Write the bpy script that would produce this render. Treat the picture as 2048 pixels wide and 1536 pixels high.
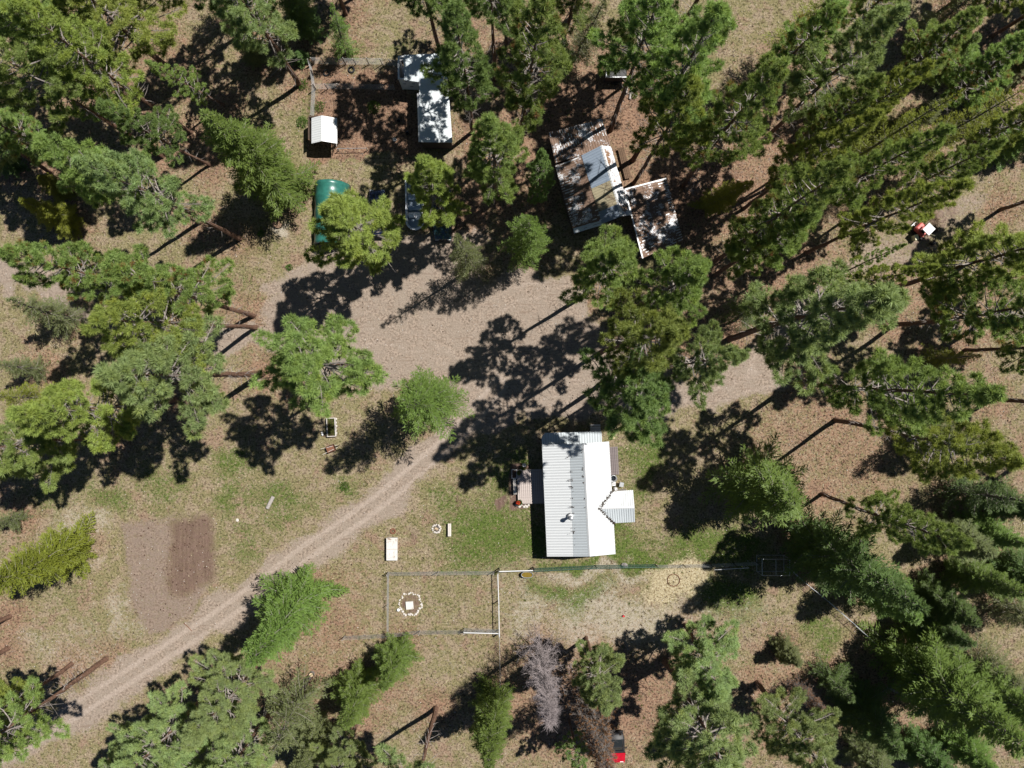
import bpy, math, random
import numpy as np
from mathutils import Vector, Matrix, Quaternion

# ------------------------------------------------------------------ reset
for o in list(bpy.data.objects):
    bpy.data.objects.remove(o)
scene = bpy.context.scene
col = scene.collection
random.seed(7)
rng = np.random.default_rng(7)

# ------------------------------------------------------------------ camera (drone, looking straight down)
H = 75.0                      # camera height above the ground, metres
FPX = 1469.0                  # focal length in photo pixels (2048 wide)
K = H / FPX                   # metres per photo pixel on the ground
CX, CY = 1024.0, 748.0        # nadir point in the photo
cam_d = bpy.data.cameras.new('camera')
cam_d.sensor_width = 36.0
cam_d.lens = 36.0 * FPX / 2048.0
cam_d.shift_y = -(768.0 - CY) / 2048.0
cam_d.clip_start = 1.0
cam_d.clip_end = 3000.0
cam = bpy.data.objects.new('camera', cam_d)
cam.location = (0, 0, H)
col.objects.link(cam)
scene.camera = cam

# ------------------------------------------------------------------ light
SUN_EL = math.radians(59.0)
SH = math.radians(33.0)                        # shadows fall left and down by this angle
to_sun = Vector((math.cos(SH) * math.cos(SUN_EL), math.sin(SH) * math.cos(SUN_EL), math.sin(SUN_EL)))
world = bpy.data.worlds.new('World')
scene.world = world
world.use_nodes = True
wn = world.node_tree.nodes
wl = world.node_tree.links
sky = wn.new('ShaderNodeTexSky')
sky.sky_type = 'NISHITA'
sky.sun_disc = False
sky.sun_elevation = SUN_EL
sky.sun_rotation = math.atan2(to_sun.x, to_sun.y)
sky.altitude = 1200
sky.air_density = 0.6
sky.dust_density = 0.2
bg = wn['Background']
wl.new(sky.outputs[0], bg.inputs[0])
bg.inputs[1].default_value = 0.05
sun_d = bpy.data.lights.new('sun', 'SUN')
sun_d.energy = 5.0
sun_d.angle = math.radians(0.5)
sun_d.color = (1.0, 0.955, 0.89)
sun = bpy.data.objects.new('sun', sun_d)
sun.rotation_euler = (-to_sun).to_track_quat('-Z', 'Y').to_euler()
sun.location = to_sun * 200
col.objects.link(sun)
vs = scene.view_settings
vs.view_transform = 'Standard'
vs.look = 'None'
vs.gamma = 1.0
vs.use_curve_mapping = False
vs.exposure = 0.8
scene.cycles.max_bounces = 4
scene.cycles.diffuse_bounces = 2
scene.cycles.glossy_bounces = 2
scene.cycles.transmission_bounces = 2

# ------------------------------------------------------------------ helpers
def W(px, py, z=0.0):
    """point at height z that stands on the line of sight of this photo position"""
    s = K * (H - z) / H
    return Vector(((px - CX) * s, -(py - CY) * s, z))

def w2p(x, y):
    return x / K + CX, CY - y / K

def tag(o, label=None, cat=None, group=None, kind=None):
    if label: o['label'] = label
    if cat: o['category'] = cat
    if group: o['group'] = group
    if kind: o['kind'] = kind
    return o

def thing(name, label, cat, loc=(0, 0, 0), rz=0.0, group=None):
    o = bpy.data.objects.new(name, None)
    o.empty_display_size = 0.3
    col.objects.link(o)
    o.location = loc
    o.rotation_euler = (0, 0, rz)
    return tag(o, label, cat, group)

def link(name, me, parent=None):
    o = bpy.data.objects.new(name, me)
    col.objects.link(o)
    if parent is not None:
        o.parent = parent
    return o

class MB:
    def __init__(self):
        self.v = []; self.f = []
    def add(self, vs_, fs_):
        n = len(self.v)
        self.v += [tuple(p) for p in vs_]
        self.f += [tuple(i + n for i in f) for f in fs_]
        return self
    def box(self, c, s, rz=0.0, taper=1.0, rx=0.0):
        cx, cy, cz = c; sx, sy, sz = s[0] / 2, s[1] / 2, s[2] / 2
        ca, sa = math.cos(rz), math.sin(rz); cb, sb = math.cos(rx), math.sin(rx)
        pts = []
        for z in (-1, 1):
            t = taper if z > 0 else 1.0
            for x, y in ((-1, -1), (1, -1), (1, 1), (-1, 1)):
                X, Y, Z = x * sx * t, y * sy * t, z * sz
                Y, Z = Y * cb - Z * sb, Y * sb + Z * cb
                pts.append((cx + X * ca - Y * sa, cy + X * sa + Y * ca, cz + Z))
        return self.add(pts, [(3, 2, 1, 0), (4, 5, 6, 7), (0, 1, 5, 4), (1, 2, 6, 5), (2, 3, 7, 6), (3, 0, 4, 7)])
    def bbox(self, c, s, b=0.03, rz=0.0):
        """box with chamfered top edges"""
        cx, cy, cz = c; sx, sy, sz = s[0] / 2, s[1] / 2, s[2] / 2
        ca, sa = math.cos(rz), math.sin(rz)
        pts = []
        for z, i in ((-sz, 0), (sz - b, 0), (sz, b)):
            for x, y in ((-1, -1), (1, -1), (1, 1), (-1, 1)):
                X, Y = x * (sx - i), y * (sy - i)
                pts.append((cx + X * ca - Y * sa, cy + X * sa + Y * ca, cz + z))
        fs_ = [(3, 2, 1, 0), (8, 9, 10, 11)]
        for l in (0, 4):
            for k in range(4):
                fs_.append((l + k, l + (k + 1) % 4, l + 4 + (k + 1) % 4, l + 4 + k))
        return self.add(pts, fs_)
    def tube(self, p0, p1, r0, r1=None, n=6, caps=True):
        r1 = r0 if r1 is None else r1
        p0, p1 = Vector(p0), Vector(p1)
        d = (p1 - p0)
        if d.length < 1e-6: return self
        d.normalize()
        a = d.orthogonal().normalized(); b = d.cross(a)
        pts = []
        for p, r in ((p0, r0), (p1, r1)):
            for k in range(n):
                t = 2 * math.pi * k / n
                pts.append(p + (a * math.cos(t) + b * math.sin(t)) * r)
        fs_ = [(k, (k + 1) % n, n + (k + 1) % n, n + k) for k in range(n)]
        if caps:
            fs_ += [tuple(range(n - 1, -1, -1)), tuple(range(n, 2 * n))]
        return self.add(pts, fs_)
    def path(self, pts, r, n=6):
        for a, b in zip(pts[:-1], pts[1:]):
            self.tube(a, b, r, r, n)
        return self
    def lathe(self, c, prof, n=16, close=True):
        """prof: (radius, z) list"""
        c = Vector(c); pts = []; fs_ = []
        for r, z in prof:
            for k in range(n):
                t = 2 * math.pi * k / n
                pts.append((c.x + r * math.cos(t), c.y + r * math.sin(t), c.z + z))
        m = len(prof)
        for j in range(m - 1):
            for k in range(n):
                fs_.append((j * n + k, j * n + (k + 1) % n, (j + 1) * n + (k + 1) % n, (j + 1) * n + k))
        if close:
            fs_.append(tuple(range(n - 1, -1, -1)))
            fs_.append(tuple(range((m - 1) * n, m * n)))
        return self.add(pts, fs_)
    def torus(self, c, R, r, n=20, m=8, sz=1.0):
        c = Vector(c); pts = []; fs_ = []
        for i in range(n):
            t = 2 * math.pi * i / n
            for j in range(m):
                u = 2 * math.pi * j / m
                q = R + r * math.cos(u)
                pts.append((c.x + q * math.cos(t), c.y + q * math.sin(t), c.z + r * math.sin(u) * sz))
        for i in range(n):
            for j in range(m):
                fs_.append((i * m + j, ((i + 1) % n) * m + j, ((i + 1) % n) * m + (j + 1) % m, i * m + (j + 1) % m))
        return self.add(pts, fs_)
    def prism(self, poly, z0, z1):
        """vertical walls over a ground polygon (counter-clockwise), z1 number or list"""
        n = len(poly)
        z1s = z1 if isinstance(z1, (list, tuple)) else [z1] * n
        pts = [(p[0], p[1], z0) for p in poly] + [(p[0], p[1], z) for p, z in zip(poly, z1s)]
        fs_ = [tuple(range(n - 1, -1, -1)), tuple(range(n, 2 * n))]
        fs_ += [(k, (k + 1) % n, n + (k + 1) % n, n + k) for k in range(n)]
        return self.add(pts, fs_)
    def blob(self, c, s, seed=0, jit=0.18, n=7, m=5):
        r_ = random.Random(seed); pts = []; fs_ = []
        for j in range(m + 1):
            th = math.pi * j / m
            for k in range(n):
                ph = 2 * math.pi * k / n
                q = 1 + r_.uniform(-jit, jit) if 0 < j < m else 1
                pts.append((c[0] + s[0] * q * math.sin(th) * math.cos(ph), c[1] + s[1] * q * math.sin(th) * math.sin(ph), c[2] + s[2] * q * math.cos(th)))
        for j in range(m):
            for k in range(n):
                fs_.append((j * n + k, (j + 1) * n + k, (j + 1) * n + (k + 1) % n, j * n + (k + 1) % n))
        return self.add(pts, fs_)
    def mesh(self, name, m=None, smooth=False):
        me = bpy.data.meshes.new(name)
        me.from_pydata(self.v, [], self.f)
        if m is not None: me.materials.append(MAT[m] if isinstance(m, str) else m)
        if smooth:
            me.polygons.foreach_set('use_smooth', [True] * len(me.polygons))
        me.update()
        return me
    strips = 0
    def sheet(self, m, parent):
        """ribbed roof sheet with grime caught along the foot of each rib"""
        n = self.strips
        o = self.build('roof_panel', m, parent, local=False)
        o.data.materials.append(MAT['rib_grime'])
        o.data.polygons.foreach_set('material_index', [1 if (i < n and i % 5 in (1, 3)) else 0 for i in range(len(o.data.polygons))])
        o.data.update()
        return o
    def build(self, name, m, parent=None, smooth=False, local=True):
        """local=False: vertices are world points, moved into the (unrotated) parent's frame"""
        if parent is not None and not local:
            l = parent.location
            self.v = [(p[0] - l[0], p[1] - l[1], p[2] - l[2]) for p in self.v]
        return link(name, self.mesh(name, m, smooth), parent)

def lerp(a, b, t): return a + (b - a) * t

def pl(edge, t):
    """edge: list of (t, point)"""
    for (t0, p0), (t1, p1) in zip(edge[:-1], edge[1:]):
        if t <= t1 + 1e-9:
            return lerp(p0, p1, (t - t0) / max(t1 - t0, 1e-9))
    return edge[-1][1]

def ribbed(top, low, period, rib=0.025, thick=0.05, frac=0.28, jag=0.0, seed=1):
    """ribbed metal sheet between two edges; ribs run from top edge to low edge"""
    r_ = random.Random(seed)
    e0 = top if isinstance(top[0], tuple) else [(0.0, top[0]), (1.0, top[1])]
    e1 = low if isinstance(low[0], tuple) else [(0.0, low[0]), (1.0, low[1])]
    Lx = max((e0[-1][1] - e0[0][1]).length, (e1[-1][1] - e1[0][1]).length)
    n = max(2, int(round(Lx / period)))
    nrm = (e0[-1][1] - e0[0][1]).cross(e1[-1][1] - e0[0][1]).normalized()
    if nrm.z < 0: nrm = -nrm
    b = MB(); ts = []
    for k in range(n):
        a = k / n; w = 1.0 / n
        j = r_.uniform(-jag, jag)
        ts += [(a, 0, j), (a + w * (1 - frac) * 0.5, 0, j), (a + w * ((1 - frac) * 0.5 + frac * 0.25), rib, j),
               (a + w * ((1 - frac) * 0.5 + frac * 0.75), rib, j), (a + w * ((1 + frac) * 0.5), 0, j)]
    ts.append((1.0, 0, 0))
    P = []
    for t, hgt, j in ts:
        p, q = pl(e0, t), pl(e1, t)
        d = (q - p)
        if d.length > 1e-4: q = q + d.normalized() * j
        P.append(p + nrm * hgt); P.append(q + nrm * hgt)
    F = [(2 * i, 2 * i + 1, 2 * i + 3, 2 * i + 2) for i in range(len(ts) - 1)]
    m = len(P)
    for t, hgt, j in ts:
        p, q = pl(e0, t), pl(e1, t)
        P.append(p - nrm * thick); P.append(q - nrm * thick)
    F += [(m + 2 * i + 2, m + 2 * i + 3, m + 2 * i + 1, m + 2 * i) for i in range(len(ts) - 1)]
    for i in range(len(ts) - 1):
        F.append((2 * i, 2 * i + 2, m + 2 * i + 2, m + 2 * i))
        F.append((2 * i + 3, 2 * i + 1, m + 2 * i + 1, m + 2 * i + 3))
    F.append((1, 0, m, m + 1)); e = 2 * (len(ts) - 1)
    F.append((e, e + 1, m + e + 1, m + e))
    b.add(P, F)
    b.strips = len(ts) - 1
    return b

# ------------------------------------------------------------------ materials
MAT = {}
def nodes(name):
    m = bpy.data.materials.new(name)
    m.use_nodes = True
    MAT[name] = m
    nt = m.node_tree
    return m, nt, nt.nodes, nt.links, nt.nodes['Principled BSDF']

def nnoise(nt, vec, scale, detail=4.0, rough=0.6):
    n = nt.nodes.new('ShaderNodeTexNoise')
    n.inputs['Scale'].default_value = scale
    n.inputs['Detail'].default_value = detail
    n.inputs['Roughness'].default_value = rough
    if vec is not None: nt.links.new(vec, n.inputs['Vector'])
    return n.outputs['Fac']

def nmix(nt, fac, a, b):
    n = nt.nodes.new('ShaderNodeMix'); n.data_type = 'RGBA'
    for i, v in ((0, fac), (6, a), (7, b)):
        if isinstance(v, (tuple, float, int)):
            n.inputs[i].default_value = v if not isinstance(v, tuple) else (v[0], v[1], v[2], 1)
        else: nt.links.new(v, n.inputs[i])
    return n.outputs[2]

def nmath(nt, op, a, b=0.0, c=0.0, clamp=False):
    n = nt.nodes.new('ShaderNodeMath'); n.operation = op; n.use_clamp = clamp
    for i, v in enumerate((a, b, c)):
        if isinstance(v, (int, float)): n.inputs[i].default_value = v
        else: nt.links.new(v, n.inputs[i])
    return n.outputs[0]

def nstep(nt, v, lo, hi):
    n = nt.nodes.new('ShaderNodeMapRange'); n.interpolation_type = 'SMOOTHSTEP'
    nt.links.new(v, n.inputs[0]); n.inputs[1].default_value = lo; n.inputs[2].default_value = hi
    return n.outputs[0]

def simple(name, c, rough=0.7, metal=0.0, var=0.25, scale=3.0, bump=0.15, c2=None, spec=0.3, coat=0.0):
    m, nt, N, L, P = nodes(name)
    c = tuple(x * 0.82 for x in c)
    tc = N.new('ShaderNodeTexCoord').outputs['Object']
    f = nnoise(nt, tc, scale, 6, 0.65)
    f2 = nstep(nt, f, 0.3, 0.7)
    c2 = c2 or tuple(x * (1 - var) for x in c)
    L.new(nmix(nt, f2, tuple(c2), tuple(c)), P.inputs['Base Color'])
    P.inputs['Roughness'].default_value = rough
    P.inputs['Metallic'].default_value = metal
    P.inputs['Specular IOR Level'].default_value = spec
    P.inputs['Coat Weight'].default_value = coat
    if bump:
        b = N.new('ShaderNodeBump'); b.inputs['Strength'].default_value = bump; b.inputs['Distance'].default_value = 0.02
        L.new(nnoise(nt, tc, scale * 8, 4), b.inputs['Height']); L.new(b.outputs[0], P.inputs['Normal'])
    return m

def stained(name, c, stain, lo, hi, scale, rough=0.5, stain2=None, stretch=(1, 1, 1), metal=0.0):
    """base colour under an uneven covering (needle litter, rust, dirt) with a shape of its own"""
    m, nt, N, L, P = nodes(name)
    c = tuple(x * 0.8 for x in c); stain = tuple(x * 0.8 for x in stain)
    tc = N.new('ShaderNodeTexCoord').outputs['Object']
    mp = N.new('ShaderNodeMapping'); L.new(tc, mp.inputs[0]); mp.inputs['Scale'].default_value = stretch
    v = mp.outputs[0]
    big = nnoise(nt, v, scale, 7, 0.72)
    fine = nnoise(nt, v, scale * 14, 3, 0.6)
    msk = nstep(nt, nmath(nt, 'ADD', big, nmath(nt, 'MULTIPLY', nmath(nt, 'SUBTRACT', fine, 0.5), 0.35)), lo, hi)
    sc = nmix(nt, nnoise(nt, tc, 9.0, 5), tuple(stain), tuple(stain2 or [x * 0.55 for x in stain]))
    bc = nmix(nt, nnoise(nt, tc, 2.0, 5), tuple(c), tuple(x * 0.86 for x in c))
    L.new(nmix(nt, msk, bc, sc), P.inputs['Base Color'])
    rr = nmath(nt, 'MULTIPLY_ADD', msk, 0.95 - rough, rough)
    L.new(rr, P.inputs['Roughness'])
    P.inputs['Specular IOR Level'].default_value = 0.35
    b = N.new('ShaderNodeBump'); b.inputs['Strength'].default_value = 0.35; b.inputs['Distance'].default_value = 0.03
    L.new(nmath(nt, 'ADD', msk, fine), b.inputs['Height']); L.new(b.outputs[0], P.inputs['Normal'])
    return m

def foliage(name, c, dark=0.45, warm=(1.25, 1.1, 0.6), trans=0.50, dead=None):
    """needles: colour varies from clump to clump and from tree to tree"""
    m, nt, N, L, P = nodes(name)
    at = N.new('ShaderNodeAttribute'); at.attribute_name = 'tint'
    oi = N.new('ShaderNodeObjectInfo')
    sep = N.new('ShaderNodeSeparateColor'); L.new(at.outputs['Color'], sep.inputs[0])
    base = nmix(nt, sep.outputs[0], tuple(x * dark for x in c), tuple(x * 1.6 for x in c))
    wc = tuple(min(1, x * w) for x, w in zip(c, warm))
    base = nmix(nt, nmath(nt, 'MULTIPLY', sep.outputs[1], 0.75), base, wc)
    if dead:
        base = nmix(nt, nstep(nt, sep.outputs[2], 0.93, 0.95), base, tuple(dead))
    hs = N.new('ShaderNodeHueSaturation')
    L.new(base, hs.inputs['Color'])
    L.new(nmath(nt, 'MULTIPLY_ADD', oi.outputs['Random'], 0.03, 0.485), hs.inputs['Hue'])
    L.new(nmath(nt, 'MULTIPLY_ADD', oi.outputs['Random'], 0.35, 0.85), hs.inputs['Value'])
    cc = hs.outputs[0]
    L.new(cc, P.inputs['Base Color'])
    P.inputs['Roughness'].default_value = 0.55
    P.inputs['Specular IOR Level'].default_value = 0.3
    tr = N.new('ShaderNodeBsdfTranslucent')
    L.new(nmix(nt, 0.6, cc, tuple(min(1, x * w * 1.5) for x, w in zip(c, (1.15, 1.05, .6)))), tr.inputs[0])
    mx = N.new('ShaderNodeMixShader'); mx.inputs[0].default_value = trans
    L.new(P.outputs[0], mx.inputs[1]); L.new(tr.outputs[0], mx.inputs[2])
    L.new(mx.outputs[0], N['Material Output'].inputs[0])
    return m

# needles and leaves
foliage('pine_green', (0.188, 0.268, 0.084), dead=(0.24, 0.12, 0.05))
foliage('pine_yellow', (0.222, 0.280, 0.074))
foliage('pine_blue', (0.200, 0.265, 0.112))
foliage('pine_dark', (0.150, 0.228, 0.080))
foliage('pine_cones', (0.185, 0.222, 0.064), dead=(0.45, 0.16, 0.05))
foliage('fir_green', (0.118, 0.182, 0.046), dark=0.4)
foliage('fir_yellow', (0.165, 0.190, 0.032), dark=0.4)
foliage('fir_dark', (0.084, 0.135, 0.044), dark=0.4)
foliage('fir_olive', (0.130, 0.155, 0.072), dark=0.45)
foliage('needles_brown', (0.20, 0.105, 0.06), dark=0.5, warm=(1.0, 1.0, 1.0))
foliage('grass_green', (0.085, 0.122, 0.030), trans=0.2)
foliage('dead_straw', (0.232, 0.192, 0.130), dark=0.6, warm=(1.15, 1.15, 1.15), trans=0.1)
foliage('duff', (0.075, 0.052, 0.038), dark=0.6, warm=(1.6, 1.3, 1.2), trans=0.0)
foliage('grass_dry', (0.195, 0.155, 0.092), dark=0.6, warm=(1.25, 1.25, 1.2), trans=0.15)
foliage('shrub_green', (0.075, 0.135, 0.030))
foliage('flower_red', (0.55, 0.02, 0.03), dark=0.5, warm=(1, 1, 1))
simple('bark_red', (0.235, 0.140, 0.100), 0.95, var=0.6, scale=5, bump=0.8, spec=0.1)
simple('bark_grey', (0.20, 0.175, 0.16), 0.95, var=0.5, scale=6, bump=0.6, spec=0.1)
simple('limb_grey', (0.30, 0.265, 0.245), 0.9, var=0.45, scale=5, bump=0, spec=0.1)
simple('dead_wood', (0.33, 0.285, 0.285), 0.9, var=0.35, scale=5, bump=0.4, spec=0.1)
simple('cut_wood', (0.62, 0.48, 0.32), 0.85, var=0.3, scale=8, spec=0.1)
simple('cone_brown', (0.07, 0.045, 0.03), 0.9, var=0.4, spec=0.1)
simple('stone_pale', (0.62, 0.58, 0.54), 0.85, var=0.35, scale=6, bump=0.4)
simple('stone_grey', (0.30, 0.28, 0.27), 0.9, var=0.4, scale=4, bump=0.5)
simple('twig', (0.36, 0.29, 0.24), 0.9, var=0.4, spec=0.1)
# metal, wood, plastics
stained('roof_white', (0.66, 0.685, 0.70), (0.30, 0.27, 0.24), 0.70, 0.80, 0.9, 0.38, stretch=(1.6, 0.5, 1))
stained('roof_blue_white', (0.54, 0.59, 0.62), (0.25, 0.23, 0.21), 0.68, 0.80, 0.8, 0.4, stretch=(1.0, 1.0, 1))
stained('roof_litter', (0.62, 0.63, 0.66), (0.205, 0.145, 0.108), 0.40, 0.47, 0.7, 0.5, stain2=(0.13, 0.078, 0.055))
stained('roof_litter_light', (0.62, 0.63, 0.66), (0.28, 0.16, 0.09), 0.50, 0.57, 0.5, 0.45)
stained('roof_old_blue', (0.23, 0.28, 0.35), (0.14, 0.12, 0.11), 0.66, 0.80, 0.7, 0.4, stretch=(0.5, 1.5, 1))
stained('roof_olive', (0.34, 0.30, 0.20), (0.17, 0.12, 0.075), 0.48, 0.62, 0.9, 0.5, stretch=(0.6, 1.6, 1))
stained('concrete_white', (0.62, 0.60, 0.57), (0.36, 0.26, 0.19), 0.60, 0.64, 1.6, 0.75)
simple('metal_white', (0.64, 0.65, 0.66), 0.45, var=0.08, spec=0.4)
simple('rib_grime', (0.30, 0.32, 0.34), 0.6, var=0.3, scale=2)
simple('metal_galv', (0.52, 0.54, 0.56), 0.35, metal=0.6, var=0.2)
simple('metal_black', (0.025, 0.025, 0.028), 0.5, var=0.3)
simple('metal_rust', (0.22, 0.10, 0.06), 0.85, var=0.5, scale=8)
simple('wire', (0.46, 0.47, 0.47), 0.5, metal=0.4, var=0.1, bump=0)
simple('wire_green', (0.045, 0.11, 0.085), 0.5, var=0.1, bump=0)
simple('wood_deck', (0.46, 0.40, 0.375), 0.85, var=0.25, scale=5, bump=0.3)
simple('wood_deck_dark', (0.20, 0.17, 0.17), 0.85, var=0.35, scale=5, bump=0.3)
simple('wood_grey', (0.38, 0.35, 0.33), 0.9, var=0.35, scale=6, bump=0.4)
simple('wood_pale', (0.60, 0.56, 0.52), 0.85, var=0.2, scale=6, bump=0.3)
simple('wood_brown', (0.15, 0.095, 0.06), 0.9, var=0.4, scale=5, bump=0.4)
simple('siding', (0.42, 0.38, 0.33), 0.85, var=0.15, scale=2)
simple('siding_dark', (0.085, 0.060, 0.045), 0.9, var=0.3, scale=3)
simple('tarp_green', (0.03, 0.16, 0.13), 0.33, var=0.35, scale=2.5, bump=0.2, spec=0.5)
simple('rubber', (0.022, 0.022, 0.024), 0.85, var=0.3)
simple('paint_navy', (0.010, 0.016, 0.05), 0.2, var=0.2, bump=0, spec=0.5, coat=0.6)
simple('paint_teal', (0.012, 0.035, 0.045), 0.22, var=0.2, bump=0, spec=0.5, coat=0.6)
simple('paint_red', (0.52, 0.008, 0.02), 0.25, var=0.25, bump=0, spec=0.5, coat=0.6)
simple('paint_faded_red', (0.60, 0.12, 0.10), 0.5, var=0.25)
simple('paint_cream', (0.72, 0.69, 0.45), 0.5, var=0.15)
simple('glass_dark', (0.02, 0.024, 0.028), 0.06, var=0.1, bump=0, spec=0.6)
simple('lamp_glass', (0.7, 0.7, 0.7), 0.15, var=0.05, bump=0)
simple('boat_blue', (0.36, 0.46, 0.58), 0.5, var=0.2)
simple('boat_white', (0.78, 0.80, 0.84), 0.3, var=0.06)
simple('canvas', (0.70, 0.66, 0.60), 0.9, var=0.15)
simple('water_murky', (0.20, 0.14, 0.025), 0.08, var=0.3, scale=2, spec=0.5)
simple('soil', (0.125, 0.075, 0.055), 0.95, var=0.45, scale=5, bump=0.8, spec=0.1)
simple('soil_light', (0.30, 0.20, 0.14), 0.95, var=0.4, scale=5, bump=0.8, spec=0.1)
simple('ash', (0.10, 0.09, 0.085), 0.95, var=0.5, scale=8)
simple('straw', (0.62, 0.52, 0.28), 0.9, var=0.3, scale=8)
simple('terracotta', (0.34, 0.12, 0.07), 0.8, var=0.2)
simple('pvc_white', (0.75, 0.76, 0.78), 0.4, var=0.05)
simple('plastic_red', (0.6, 0.03, 0.04), 0.4, var=0.1)
simple('plastic_black', (0.02, 0.02, 0.022), 0.5, var=0.1)

def housewrap():
    m, nt, N, L, P = nodes('house_wrap')
    tc = N.new('ShaderNodeTexCoord').outputs['Object']
    L.new(nmix(nt, nnoise(nt, tc, 4, 5), (0.62, 0.64, 0.68), (0.74, 0.75, 0.77)), P.inputs['Base Color'])
    P.inputs['Roughness'].default_value = 0.7
housewrap()

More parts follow.
